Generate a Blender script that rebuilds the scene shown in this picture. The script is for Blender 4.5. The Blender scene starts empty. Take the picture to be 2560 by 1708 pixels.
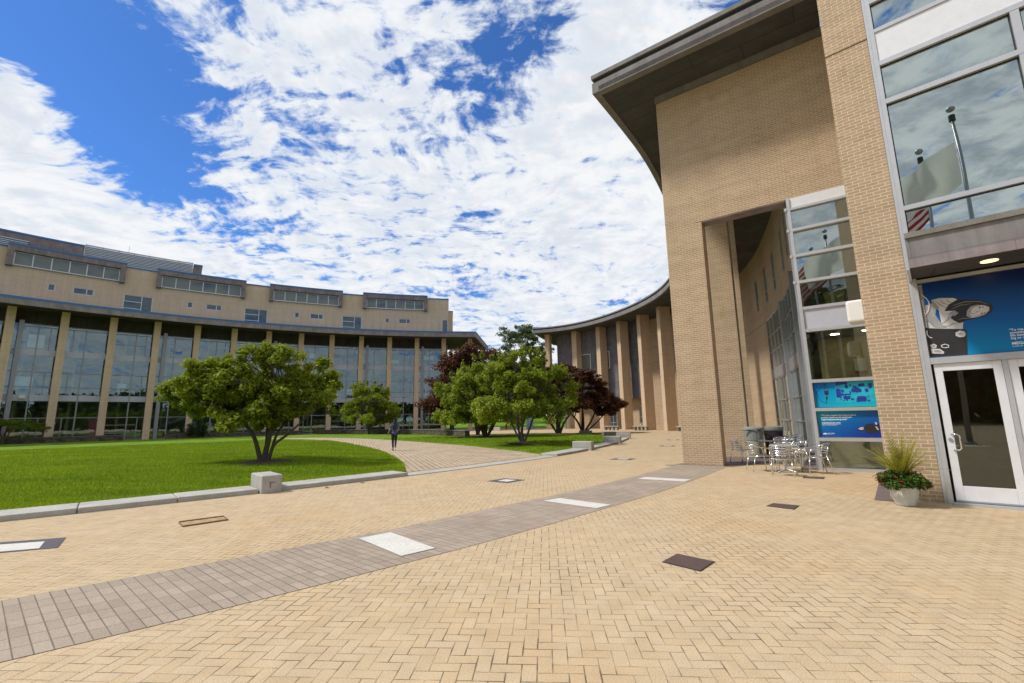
EXPOSURE = 0.62; SUN_E = 2.5; SUN_A = 7.0; SKY_S = 0.10; CLOUD = 6.3; SKYTINT = (.33, .61, 1.00)
CLOUD_PATCH = [((-0.643, 0.540, 0.543), 150, -0.10), ((-0.626, 0.590, 0.511), 160, -0.12), ((-0.614, 0.646, 0.453), 220, -0.11), ((-0.584, 0.704, 0.403), 260, -0.10), ((-0.557, 0.587, 0.588), 150, -0.10), ((-0.685, 0.565, 0.460), 400, 0.17), ((-0.703, 0.607, 0.370), 160, 0.10), ((-0.637, 0.700, 0.324), 160, 0.10), ((-0.539, 0.642, 0.546), 300, 0.06), ((-.006, .760, .650), 220, -.12), ((.075, .712, .698), 200, -.085), ((-.088, .822, .562), 260, -.07), ((-.388, .654, .650), 120, .03), ((.220, .776, .591), 30, .07), ((.187, .878, .441), 40, .05), ((-.56, -.71, .42), 12, .05)]
import bpy, bmesh, math, random
import numpy as np
from mathutils import Vector, Matrix
R = math.radians
sc = bpy.context.scene
COL = sc.collection
random.seed(7)

# ------------------------------------------------------------------ materials
class NT:
    """small helper around a node tree"""
    def __init__(s, mat):
        s.nt = mat.node_tree
        s.nt.nodes.clear()
    def n(s, kind, **kw):
        nd = s.nt.nodes.new(kind)
        for k, v in kw.items():
            if k.startswith('i_'):
                nd.inputs[k[2:].replace('_', ' ')].default_value = v
            else:
                setattr(nd, k, v)
        return nd
    def put(s, sock, v):
        if isinstance(v, bpy.types.NodeSocket):
            s.nt.links.new(v, sock)
        else:
            sock.default_value = v
    def m(s, op, a, b=0.0, c=None, clamp=False):
        nd = s.nt.nodes.new('ShaderNodeMath'); nd.operation = op; nd.use_clamp = clamp
        s.put(nd.inputs[0], a); s.put(nd.inputs[1], b)
        if c is not None: s.put(nd.inputs[2], c)
        return nd.outputs[0]
    def vm(s, op, a, b=(0, 0, 0)):
        nd = s.nt.nodes.new('ShaderNodeVectorMath'); nd.operation = op
        s.put(nd.inputs[0], a); s.put(nd.inputs[1], b)
        return nd.outputs['Value'] if op in ('DOT_PRODUCT', 'LENGTH') else nd.outputs[0]
    def mix(s, fac, a, b, mode='MIX'):
        nd = s.nt.nodes.new('ShaderNodeMix'); nd.data_type = 'RGBA'; nd.blend_type = mode
        s.put(nd.inputs[0], fac)
        for sk, v in ((nd.inputs[6], a), (nd.inputs[7], b)):
            if isinstance(v, tuple) and len(v) == 3: v = v + (1,)
            s.put(sk, v)
        return nd.outputs[2]
    def ramp(s, fac, stops):
        nd = s.nt.nodes.new('ShaderNodeValToRGB')
        cr = nd.color_ramp
        while len(cr.elements) < len(stops): cr.elements.new(0.5)
        for e, (p, c) in zip(cr.elements, stops):
            e.position = p; e.color = (c + (1,)) if isinstance(c, tuple) else (c, c, c, 1)
        s.put(nd.inputs[0], fac)
        return nd.outputs[0]
    def mr(s, v, a, b, c=0.0, d=1.0, smooth=False):
        nd = s.nt.nodes.new('ShaderNodeMapRange')
        if smooth: nd.interpolation_type = 'SMOOTHSTEP'
        s.put(nd.inputs[0], v)
        for i, x in enumerate((a, b, c, d)): nd.inputs[i + 1].default_value = x
        return nd.outputs[0]
    def noise(s, vec, scale, detail=4, rough=.55, dim='3D', dist=0.0):
        nd = s.nt.nodes.new('ShaderNodeTexNoise'); nd.noise_dimensions = dim
        if vec is not None: s.put(nd.inputs['Vector'], vec)
        nd.inputs['Scale'].default_value = scale; nd.inputs['Detail'].default_value = detail
        nd.inputs['Roughness'].default_value = rough; nd.inputs['Distortion'].default_value = dist
        return nd.outputs[0]
    def pos(s):
        return s.n('ShaderNodeNewGeometry').outputs['Position']
    def out(s, shader):
        o = s.n('ShaderNodeOutputMaterial'); s.nt.links.new(shader, o.inputs['Surface'])
    def bsdf(s, col, rough=.6, metal=0.0, spec=.5, bump=None, bstr=.3, bdist=.01, **kw):
        b = s.n('ShaderNodeBsdfPrincipled')
        if isinstance(col, tuple) and len(col) == 3: col = col + (1,)
        s.put(b.inputs['Base Color'], col); s.put(b.inputs['Roughness'], rough)
        s.put(b.inputs['Metallic'], metal); s.put(b.inputs['Specular IOR Level'], spec)
        if bump is not None:
            bn = s.n('ShaderNodeBump'); bn.inputs['Strength'].default_value = bstr
            bn.inputs['Distance'].default_value = bdist
            s.put(bn.inputs['Height'], bump); s.nt.links.new(bn.outputs[0], b.inputs['Normal'])
        return b.outputs[0]

MATS = {}
def mat(name):
    m = bpy.data.materials.new(name); m.use_nodes = True
    MATS[name] = m
    return m, NT(m)

def plain(name, col, rough=.6, metal=0.0, var=.12, scale=6.0, spec=.5, bstr=.0):
    m, t = mat(name)
    p = t.pos()
    nz = t.noise(p, scale, 5, .6)
    f = t.mr(nz, .25, .75, 1 - var, 1 + var)
    cc = t.nt.nodes.new('ShaderNodeCombineColor')
    for i in range(3): t.put(cc.inputs[i], f)
    mx = t.mix(1.0, col, cc.outputs[0], 'MULTIPLY')
    t.out(t.bsdf(mx, rough, metal, spec, bump=nz if bstr else None, bstr=bstr))
    return m

def wall_uv(t):
    """(distance along the wall, height, 0) from position and face normal"""
    g = t.n('ShaderNodeNewGeometry')
    tan = t.vm('CROSS_PRODUCT', (0, 0, 1), g.outputs['True Normal'])
    tan = t.vm('NORMALIZE', tan)
    u = t.vm('DOT_PRODUCT', g.outputs['Position'], tan)
    sp = t.n('ShaderNodeSeparateXYZ'); t.put(sp.inputs[0], g.outputs['Position'])
    cb = t.n('ShaderNodeCombineXYZ'); t.put(cb.inputs[0], u); t.put(cb.inputs[1], sp.outputs[2])
    return cb.outputs[0], sp.outputs[2], g.outputs['Position']

def brick_mat(name, c1, c2, mortar, bw=.203, rh=.0677, ms=.0085, stain=.10, drip=0.0):
    m, t = mat(name)
    uv, z, p = wall_uv(t)
    b = t.n('ShaderNodeTexBrick', offset=.5, offset_frequency=2, squash=1.0)
    t.put(b.inputs['Vector'], uv)
    b.inputs['Color1'].default_value = c1 + (1,); b.inputs['Color2'].default_value = c2 + (1,)
    b.inputs['Mortar'].default_value = mortar + (1,)
    b.inputs['Scale'].default_value = 1.0; b.inputs['Mortar Size'].default_value = ms
    b.inputs['Mortar Smooth'].default_value = .15; b.inputs['Bias'].default_value = 0.0
    b.inputs['Brick Width'].default_value = bw; b.inputs['Row Height'].default_value = rh
    # large irregular bands of slightly different firing, small grain
    sx = t.vm('MULTIPLY', uv, (.35, 3.2, 1))
    band = t.mr(t.noise(sx, 1.1, 4, .6), .3, .7, 1 - stain, 1 + stain * .7)
    grain = t.mr(t.noise(p, 90, 2, .5), .2, .8, .93, 1.06)
    soil = t.mr(t.noise(p, .6, 5, .6), .25, .75, .93, 1.05)
    f = t.m('MULTIPLY', t.m('MULTIPLY', band, grain), soil)
    if drip:
        dn = t.noise(t.vm('MULTIPLY', uv, (1.6, .16, 1)), 1.0, 5, .65)
        f = t.m('MULTIPLY', f, t.mr(dn, .45, .75, 1.0, 1 - drip))
    spot = t.mr(t.noise(p, 2.6, 6, .7), .56, .74, 1.0, .84, True)
    f = t.m('MULTIPLY', f, spot)
    cc = t.n('ShaderNodeCombineColor')
    for i in range(3): t.put(cc.inputs[i], f)
    col = t.mix(1.0, b.outputs['Color'], cc.outputs[0], 'MULTIPLY')
    h = t.m('SUBTRACT', 1.0, b.outputs['Fac'])
    t.out(t.bsdf(col, .85, 0, .25, bump=h, bstr=.35, bdist=.006))
    return m

def concrete_mat(name, col, bw=2.4, rh=.6, line=.75, var=.22, streak=True):
    m, t = mat(name)
    uv, z, p = wall_uv(t)
    b = t.n('ShaderNodeTexBrick', offset=.5, offset_frequency=2)
    t.put(b.inputs['Vector'], uv)
    for nm, v in (('Color1', 1.0), ('Color2', .93), ('Mortar', line)):
        b.inputs[nm].default_value = (v, v, v, 1)
    b.inputs['Scale'].default_value = 1; b.inputs['Mortar Size'].default_value = .008
    b.inputs['Brick Width'].default_value = bw; b.inputs['Row Height'].default_value = rh
    n1 = t.mr(t.noise(p, 1.3, 8, .62), .28, .72, 1 - var, 1 + var)
    n2 = t.mr(t.noise(p, 38, 3, .5), .2, .8, .93, 1.07)
    f = t.m('MULTIPLY', n1, n2)
    if streak:
        st = t.mr(t.noise(t.vm('MULTIPLY', uv, (5, .35, 1)), 1.0, 5, .65), .35, .75, 1.08, .78)
        f = t.m('MULTIPLY', f, st)
    cc = t.n('ShaderNodeCombineColor')
    for i in range(3): t.put(cc.inputs[i], f)
    c = t.mix(1.0, b.outputs['Color'], cc.outputs[0], 'MULTIPLY')
    c = t.mix(1.0, c, col, 'MULTIPLY')
    t.out(t.bsdf(c, .8, 0, .3, bump=n2, bstr=.1))
    return m

def soffit_mat(name, col, ang, bw=3.0, rh=.75):
    m, t = mat(name)
    p = t.pos()
    mp = t.n('ShaderNodeMapping'); mp.inputs['Rotation'].default_value = (0, 0, ang)
    t.put(mp.inputs[0], p)
    b = t.n('ShaderNodeTexBrick', offset=.5, offset_frequency=2)
    t.put(b.inputs['Vector'], mp.outputs[0])
    for nm, v in (('Color1', 1.0), ('Color2', .84), ('Mortar', .5)):
        b.inputs[nm].default_value = (v, v, v, 1)
    b.inputs['Scale'].default_value = 1; b.inputs['Mortar Size'].default_value = .012
    b.inputs['Brick Width'].default_value = bw; b.inputs['Row Height'].default_value = rh
    n1 = t.mr(t.noise(p, .9, 8, .65), .28, .72, .72, 1.25)
    n3 = t.mr(t.noise(t.vm('MULTIPLY', mp.outputs[0], (.6, 14, 1)), 1.0, 3, .5), .3, .7, .9, 1.08)
    f = t.m('MULTIPLY', n1, n3)
    cc = t.n('ShaderNodeCombineColor')
    for i in range(3): t.put(cc.inputs[i], f)
    c = t.mix(1.0, b.outputs['Color'], cc.outputs[0], 'MULTIPLY')
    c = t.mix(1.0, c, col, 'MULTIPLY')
    t.out(t.bsdf(c, .85, 0, .2, bump=b.outputs['Fac'], bstr=.2))
    return m

def granite_mat(name, col, var=.25):
    m, t = mat(name)
    p = t.pos()
    sp = t.ramp(t.noise(p, 70, 3, .7), [(.3, .55), (.45, .95), (.6, 1.05), (.75, 1.25)])
    big = t.mr(t.noise(p, 2.2, 6, .65), .25, .75, 1 - var, 1 + var * .6)
    v = t.n('ShaderNodeTexVoronoi'); t.put(v.inputs['Vector'], p); v.inputs['Scale'].default_value = 160
    sv = t.ramp(v.outputs['Distance'], [(.0, .55), (.22, 1.0), (1.0, 1.0)])
    cc = t.n('ShaderNodeCombineColor')
    for i in range(3): t.put(cc.inputs[i], big)
    c = t.mix(1.0, col, sp, 'MULTIPLY'); c = t.mix(1.0, c, sv, 'MULTIPLY'); c = t.mix(1.0, c, cc.outputs[0], 'MULTIPLY')
    t.out(t.bsdf(c, .75, 0, .35, bump=sp, bstr=.15))
    return m

def glass_mat(name, tint, refl=.22, rough=0.0, base=None, gcol=(.80, .90, .87)):
    m, t = mat(name)
    p = t.pos()
    bn = t.n('ShaderNodeBump'); bn.inputs['Strength'].default_value = .02; bn.inputs['Distance'].default_value = .2
    t.put(bn.inputs['Height'], t.noise(p, .55, 1, .4))
    gl = t.n('ShaderNodeBsdfGlossy'); gl.inputs['Roughness'].default_value = rough
    gl.inputs['Color'].default_value = gcol + (1,)
    t.nt.links.new(bn.outputs[0], gl.inputs['Normal'])
    if base is None:
        tr = t.n('ShaderNodeBsdfTransparent'); tr.inputs['Color'].default_value = tint + (1,)
    else:
        tr = t.n('ShaderNodeBsdfDiffuse'); tr.inputs['Color'].default_value = base + (1,)
    fr = t.n('ShaderNodeFresnel'); fr.inputs['IOR'].default_value = 1.5
    fac = t.m('MULTIPLY_ADD', fr.outputs[0], 1 - refl, refl, clamp=True)
    mx = t.n('ShaderNodeMixShader'); t.put(mx.inputs[0], fac)
    t.nt.links.new(tr.outputs[0], mx.inputs[1]); t.nt.links.new(gl.outputs[0], mx.inputs[2])
    t.out(mx.outputs[0])
    return m

def herringbone_mat(name, ang, c1, c2, joint, W=.1):
    m, t = mat(name)
    p = t.pos()
    mp = t.n('ShaderNodeMapping'); mp.inputs['Rotation'].default_value = (0, 0, ang)
    mp.inputs['Scale'].default_value = (1 / W, 1 / W, 1 / W)
    # slightly wandering joints
    wob = t.n('ShaderNodeTexNoise'); wob.inputs['Scale'].default_value = 1.1; wob.inputs['Detail'].default_value = 2
    t.put(wob.inputs['Vector'], p)
    off = t.vm('MULTIPLY', t.vm('SUBTRACT', wob.outputs['Color'], (.5, .5, .5)), (.03, .03, 0))
    t.put(mp.inputs[0], t.vm('ADD', p, off))
    s = t.n('ShaderNodeSeparateXYZ'); t.put(s.inputs[0], mp.outputs[0])
    X, Y = s.outputs[0], s.outputs[1]
    i, j = t.m('FLOOR', X), t.m('FLOOR', Y)
    fu, fv = t.m('SUBTRACT', X, i), t.m('SUBTRACT', Y, j)
    k = t.m('FLOORED_MODULO', t.m('SUBTRACT', i, j), 4.0)
    k = t.m('ROUND', k)
    horiz = t.m('LESS_THAN', k, 1.5)
    k1 = t.m('COMPARE', k, 1.0, .1); k2 = t.m('COMPARE', k, 2.0, .1)
    # horizontal brick local coords
    hu = t.m('ADD', fu, k1); vv = t.m('ADD', fv, k2)
    eu_h = t.m('MINIMUM', hu, t.m('SUBTRACT', 2.0, hu)); ev_h = t.m('MINIMUM', fv, t.m('SUBTRACT', 1.0, fv))
    eu_v = t.m('MINIMUM', fu, t.m('SUBTRACT', 1.0, fu)); ev_v = t.m('MINIMUM', vv, t.m('SUBTRACT', 2.0, vv))
    eh = t.m('MINIMUM', eu_h, ev_h); ev = t.m('MINIMUM', eu_v, ev_v)
    e = t.m('ADD', t.m('MULTIPLY', horiz, eh), t.m('MULTIPLY', t.m('SUBTRACT', 1.0, horiz), ev))
    bi = t.m('SUBTRACT', i, k1); bj = t.m('SUBTRACT', j, k2)
    idv = t.n('ShaderNodeCombineXYZ'); t.put(idv.inputs[0], bi); t.put(idv.inputs[1], bj); t.put(idv.inputs[2], horiz)
    wn = t.n('ShaderNodeTexWhiteNoise', noise_dimensions='3D'); t.put(wn.inputs[0], idv.outputs[0])
    rnd = wn.outputs['Value']
    col = t.mix(rnd, c1, c2)
    # orange stain clouds, pale speckle of the aggregate
    st = t.mr(t.noise(p, .45, 6, .65), .42, .72, 0, .42, True)
    col = t.mix(st, col, tuple(x * y for x, y in zip(c2, (1.06, .90, .70))))
    pl = t.mr(t.noise(p, .23, 3, .5), .45, .7, 0, .35, True)
    col = t.mix(pl, col, tuple(x * y for x, y in zip(c1, (1.06, 1.06, 1.1))))
    ag = t.ramp(t.noise(p, 110, 2, .6), [(.3, .62), (.5, 1.0), (.7, 1.28)])
    col = t.mix(.75, col, ag, 'MULTIPLY')
    dk = t.mr(t.noise(p, 3.1, 4, .6), .3, .7, .9, 1.08)
    cc = t.n('ShaderNodeCombineColor')
    for q in range(3): t.put(cc.inputs[q], dk)
    col = t.mix(1.0, col, cc.outputs[0], 'MULTIPLY')
    vo = t.n('ShaderNodeTexVoronoi'); t.put(vo.inputs['Vector'], p); vo.inputs['Scale'].default_value = 1.3; vo.inputs['Randomness'].default_value = 1
    sr = t.n('ShaderNodeSeparateColor'); t.put(sr.inputs[0], vo.outputs['Color'])
    gum = t.m('MULTIPLY', t.m('LESS_THAN', vo.outputs['Distance'], .028), t.m('GREATER_THAN', sr.outputs[0], .55))
    dirt = t.mr(t.noise(p, .95, 7, .72), .56, .78, 0.0, .26, True)
    col = t.mix(t.m('MAXIMUM', dirt, t.m('MULTIPLY', gum, .4)), col, (.16, .12, .085))
    # joints vary in width and depth: some dark and open, many nearly filled with sand
    jn = t.noise(p, .55, 3, .6)
    jrow = t.noise(t.vm('ADD', mp.outputs[0], (7.3, 2.1, 0)), .55, 1, .5)
    w = t.m('ADD', t.mr(jn, .3, .7, .026, .06), t.mr(jrow, .35, .75, -.006, .03))
    jm = t.m('SUBTRACT', 1.0, t.m('DIVIDE', e, t.m('MAXIMUM', w, .01)), clamp=True)
    jm = t.m('POWER', jm, .55)
    dark = t.mr(t.m('ADD', jn, t.m('MULTIPLY', jrow, .9)), .75, 1.15, .42, .95, True)
    jf = t.m('MULTIPLY', jm, dark)
    col = t.mix(jf, col, joint)
    h = t.m('SUBTRACT', t.m('MULTIPLY', t.noise(p, 120, 2, .6), .25), t.m('MULTIPLY', jm, .8))
    h = t.m('ADD', h, t.m('MULTIPLY', rnd, .25))
    t.out(t.bsdf(col, .85, 0, .25, bump=h, bstr=.35, bdist=.006))
    return m

def soldier_mat(name, ang, c1, c2, joint, bw=.2, rh=.1, offset=.5, use_uv=False, ms=.006, jd=.9):
    m, t = mat(name)
    p = t.pos()
    if use_uv:
        uvn = t.n('ShaderNodeUVMap'); src = uvn.outputs[0]
    else:
        mp = t.n('ShaderNodeMapping'); mp.inputs['Rotation'].default_value = (0, 0, ang)
        t.put(mp.inputs[0], p); src = mp.outputs[0]
    b = t.n('ShaderNodeTexBrick', offset=offset, offset_frequency=2)
    t.put(b.inputs['Vector'], src)
    b.inputs['Color1'].default_value = c1 + (1,); b.inputs['Color2'].default_value = c2 + (1,)
    mid = tuple((x + y) / 2 for x, y in zip(c1, c2))
    b.inputs['Mortar'].default_value = mid + (1,)
    b.inputs['Scale'].default_value = 1; b.inputs['Mortar Size'].default_value = ms
    b.inputs['Mortar Smooth'].default_value = .3
    b.inputs['Brick Width'].default_value = bw; b.inputs['Row Height'].default_value = rh
    ag = t.ramp(t.noise(p, 120, 2, .6), [(.3, .66), (.5, 1.0), (.7, 1.3)])
    col = t.mix(.7, b.outputs['Color'], ag, 'MULTIPLY')
    jn = t.mr(t.noise(p, 1.2, 3, .6), .3, .65, .25, jd)
    jf = t.m('MULTIPLY', b.outputs['Fac'], jn)
    if use_uv:
        # the long joints across the band are open and dark, those along it are tight
        s = t.n('ShaderNodeSeparateXYZ'); t.put(s.inputs[0], src)
        fx = t.m('FRACT', t.m('DIVIDE', s.outputs[1], rh))
        ex = t.m('MINIMUM', fx, t.m('SUBTRACT', 1.0, fx))
        lj = t.m('SUBTRACT', 1.0, t.m('DIVIDE', ex, .06), clamp=True)
        jf = t.m('MAXIMUM', t.m('MULTIPLY', jf, .7), t.m('MULTIPLY', lj, t.mr(t.noise(p, .6, 3, .6), .25, .6, .5, 1.0)))
    dk = t.mr(t.noise(p, .8, 5, .6), .3, .7, .88, 1.1)
    cc = t.n('ShaderNodeCombineColor')
    for q in range(3): t.put(cc.inputs[q], dk)
    col = t.mix(1.0, col, cc.outputs[0], 'MULTIPLY')
    col = t.mix(jf, col, joint)
    t.out(t.bsdf(col, .85, 0, .25, bump=t.m('SUBTRACT', 1.0, jf), bstr=.35, bdist=.006))
    return m

def leaf_mat(name, c1, c2, trans=.35, rough=.5, patch=False):
    m, t = mat(name)
    at = t.n('ShaderNodeAttribute', attribute_name='tint')
    s = t.n('ShaderNodeSeparateColor'); t.put(s.inputs[0], at.outputs['Color'])
    col = t.mix(s.outputs[0], c1, c2)
    if patch:
        col = t.mix(1.0, col, t.ramp(t.noise(t.vm('MULTIPLY', t.pos(), (.45, 1.25, 1)), .62, 6, .66), [(.3, (.62, .74, .8)), (.48, (1.0, 1.0, .95)), (.68, (1.5, 1.3, 1.2))]), 'MULTIPLY')
    b = t.bsdf(col, rough, 0, .18)
    tl = t.n('ShaderNodeBsdfTranslucent')
    lc = t.mix(.5, col, tuple(min(1, x * y) for x, y in zip(c2, (1.35, 1.25, .7))))
    t.put(tl.inputs['Color'], lc)
    mx = t.n('ShaderNodeMixShader'); mx.inputs[0].default_value = trans
    t.nt.links.new(b, mx.inputs[1]); t.nt.links.new(tl.outputs[0], mx.inputs[2])
    t.out(mx.outputs[0])
    return m

def grass_mat(name):
    m, t = mat(name)
    p = t.pos()
    n1 = t.noise(p, .55, 5, .6); n2 = t.noise(p, 9, 4, .65)
    n3 = t.noise(t.vm('MULTIPLY', p, (1, 2.5, 1)), 60, 2, .6)
    col = t.ramp(n1, [(.3, (.082, .155, .009)), (.5, (.128, .220, .012)), (.7, (.190, .285, .017))])
    col = t.mix(.6, col, t.ramp(n2, [(.3, .6), (.5, 1.0), (.72, 1.45)]), 'MULTIPLY')
    col = t.mix(.8, col, t.ramp(n3, [(.3, .5), (.5, 1.0), (.72, 1.5)]), 'MULTIPLY')
    t.out(t.bsdf(col, .8, 0, .15, bump=n3, bstr=.6, bdist=.03))
    return m

# ------------------------------------------------------------------ mesh builder
class MB:
    def __init__(s): s.v = []; s.f = []; s.uv = []
    def add(s, vs, fs):
        o = len(s.v); s.v += [tuple(map(float, q)) for q in vs]; s.f += [tuple(i + o for i in f) for f in fs]
    def box(s, x, y, z, sx, sy, sz, rz=0.0):
        c, d = math.cos(rz), math.sin(rz); vs = []
        for k in (0, 1):
            for a, b in ((-.5, -.5), (.5, -.5), (.5, .5), (-.5, .5)):
                px, py = a * sx, b * sy
                vs.append((x + px * c - py * d, y + px * d + py * c, z + k * sz))
        s.add(vs, [(3, 2, 1, 0), (4, 5, 6, 7), (0, 1, 5, 4), (1, 2, 6, 5), (2, 3, 7, 6), (3, 0, 4, 7)])
        return s
    def cbox(s, M, u0, u1, v0, v1, d0, d1, n=1):
        """box in the (along, height, outward) coordinates of a wall map M"""
        o = len(s.v)
        for i in range(n + 1):
            u = u0 + (u1 - u0) * i / n
            for v, d in ((v0, d0), (v1, d0), (v1, d1), (v0, d1)): s.v.append(M(u, v, d))
        for i in range(n):
            a = o + 4 * i; b = a + 4
            for k in range(4):
                s.f.append((a + k, b + k, b + (k + 1) % 4, a + (k + 1) % 4))
        s.f.append((o, o + 1, o + 2, o + 3)); e = o + 4 * n
        s.f.append((e + 3, e + 2, e + 1, e))
        return s
    def quad(s, a, b, c, d): s.add([a, b, c, d], [(0, 1, 2, 3)]); return s
    def poly(s, pts): s.add(pts, [tuple(range(len(pts)))]); return s
    def prism(s, pts, z0, z1):
        n = len(pts)
        vs = [(x, y, z0) for x, y in pts] + [(x, y, z1) for x, y in pts]
        s.add(vs, [tuple(range(n - 1, -1, -1)), tuple(range(n, 2 * n))] + [(i, (i + 1) % n, n + (i + 1) % n, n + i) for i in range(n)])
        return s
    def tube(s, path, r, n=8, cap=True):
        pts = [Vector(p) for p in path]; m = len(pts)
        rs = r if isinstance(r, (list, tuple)) else [r] * m
        o = len(s.v); up = None
        for i, p in enumerate(pts):
            t = (pts[min(i + 1, m - 1)] - pts[max(i - 1, 0)])
            t = t.normalized() if t.length > 1e-9 else Vector((0, 0, 1))
            if up is None:
                a = Vector((0, 0, 1)) if abs(t.z) < .9 else Vector((1, 0, 0))
            else: a = up
            b = t.cross(a); b = b.normalized() if b.length > 1e-6 else t.orthogonal().normalized()
            c = b.cross(t).normalized(); up = c
            for k in range(n):
                w = 2 * math.pi * k / n
                q = p + (b * math.cos(w) + c * math.sin(w)) * rs[i]
                s.v.append(tuple(q))
        for i in range(m - 1):
            for k in range(n):
                a = o + i * n + k; b = o + i * n + (k + 1) % n
                s.f.append((a, b, b + n, a + n))
        if cap:
            s.f.append(tuple(o + k for k in range(n - 1, -1, -1)))
            s.f.append(tuple(o + (m - 1) * n + k for k in range(n)))
        return s
    def lathe(s, prof, n=20, c=(0, 0, 0), tilt=None):
        o = len(s.v)
        for r, z in prof:
            for k in range(n):
                w = 2 * math.pi * k / n
                s.v.append((c[0] + r * math.cos(w), c[1] + r * math.sin(w), c[2] + z))
        for i in range(len(prof) - 1):
            for k in range(n):
                a = o + i * n + k; b = o + i * n + (k + 1) % n
                s.f.append((a, b, b + n, a + n))
        s.f.append(tuple(o + k for k in range(n - 1, -1, -1)))
        s.f.append(tuple(o + (len(prof) - 1) * n + k for k in range(n)))
        return s
    def ball(s, c, r, n=10, sc_=(1, 1, 1)):
        prof = [(max(1e-4, math.sin(math.pi * i / n)) , -math.cos(math.pi * i / n)) for i in range(n + 1)]
        o = len(s.v); m = n * 2
        for a, z in prof:
            for k in range(m):
                w = 2 * math.pi * k / m
                s.v.append((c[0] + r * a * math.cos(w) * sc_[0], c[1] + r * a * math.sin(w) * sc_[1], c[2] + r * z * sc_[2]))
        for i in range(n):
            for k in range(m):
                a = o + i * m + k; b = o + i * m + (k + 1) % m
                s.f.append((a, b, b + m, a + m))
        return s
    def build(s, name, material, parent=None, smooth=False, bevel=0.0, seg=2, uv=None, kind=None, fix=True):
        off = Vector((0, 0, 0)); q = parent
        while q is not None: off += q.location; q = q.parent
        me = bpy.data.meshes.new(name)
        me.from_pydata([(x - off.x, y - off.y, z - off.z) for x, y, z in s.v], [], s.f)
        if fix:
            bm = bmesh.new(); bm.from_mesh(me)
            bmesh.ops.recalc_face_normals(bm, faces=bm.faces)
            bm.to_mesh(me); bm.free()
        if uv is not None:
            l = me.uv_layers.new(name='UVMap')
            for lp in me.loops: l.data[lp.index].uv = uv[lp.vertex_index]
        me.materials.append(MATS[material] if isinstance(material, str) else material)
        if smooth:
            for p_ in me.polygons: p_.use_smooth = True
        me.update()
        o = bpy.data.objects.new(name, me); COL.objects.link(o)
        if parent is not None: o.parent = parent
        if bevel:
            b = o.modifiers.new('bevel', 'BEVEL'); b.width = bevel; b.segments = seg; b.limit_method = 'ANGLE'
        if kind: o['kind'] = kind
        return o

def tag(o, label, cat, group=None, kind=None):
    o['label'] = label; o['category'] = cat
    if group: o['group'] = group
    if kind: o['kind'] = kind
    return o
def thing(name, label, cat, loc=(0, 0, 0), rz=0.0, group=None):
    o = bpy.data.objects.new(name, None); COL.objects.link(o)
    o.empty_display_size = .3
    o.location = loc; o.rotation_euler = (0, 0, rz)
    return tag(o, label, cat, group)
def struct(o): o['kind'] = 'structure'; return o
def dup(root, loc, rz, label, group=None):
    r = root.copy(); COL.objects.link(r); r.location = loc; r.rotation_euler = (0, 0, rz); r['label'] = label
    if group: r['group'] = group
    for ch in list(root.children):
        c = ch.copy(); COL.objects.link(c); c.parent = r
        for g in list(ch.children):
            d = g.copy(); COL.objects.link(d); d.parent = c
    return r

def text_mesh(body, size, M, s0, z0, d, material, parent, name='lettering', bold=.012, width=None):
    """words as thin flat letters on the wall map M, left end at s0, baseline z0"""
    cu = bpy.data.curves.new(name, 'FONT'); cu.body = body; cu.size = size; cu.offset = bold * size
    cu.resolution_u = 3
    ob = bpy.data.objects.new(name, cu); COL.objects.link(ob)
    dg = bpy.context.evaluated_depsgraph_get()
    me0 = bpy.data.meshes.new_from_object(ob.evaluated_get(dg))
    co = [v.co.copy() for v in me0.vertices]; fs = [tuple(p.vertices) for p in me0.polygons]
    bpy.data.objects.remove(ob); bpy.data.curves.remove(cu); bpy.data.meshes.remove(me0)
    k = 1.0
    if width and co:
        k = width / max(.001, max(c.x for c in co))
    mb = MB(); mb.add([M(s0 + c.x * k, z0 + c.y, d) for c in co], fs)
    return mb.build(name, material, parent, fix=False)

# ------------------------------------------------------------------ wall maps
def plane_map(O, u, n):
    return lambda s, z, d: (O[0] + u[0] * s + n[0] * d, O[1] + u[1] * s + n[1] * d, z)
ENT = plane_map((7.62, 8.27), (.736, -.677), (-.677, -.736))      # glazed entrance front
GAT = plane_map((5.58, 15.47), (.8087, -.5882), (-.5882, -.8087))  # brick end wall with the passage
def gs(s): return s
CC = (0.26, 2.52); RG = 63.8
def LEFT(th, z, d):
    a = R(th); r = RG - d
    return (CC[0] + r * math.sin(a), CC[1] + r * math.cos(a), z)

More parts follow.
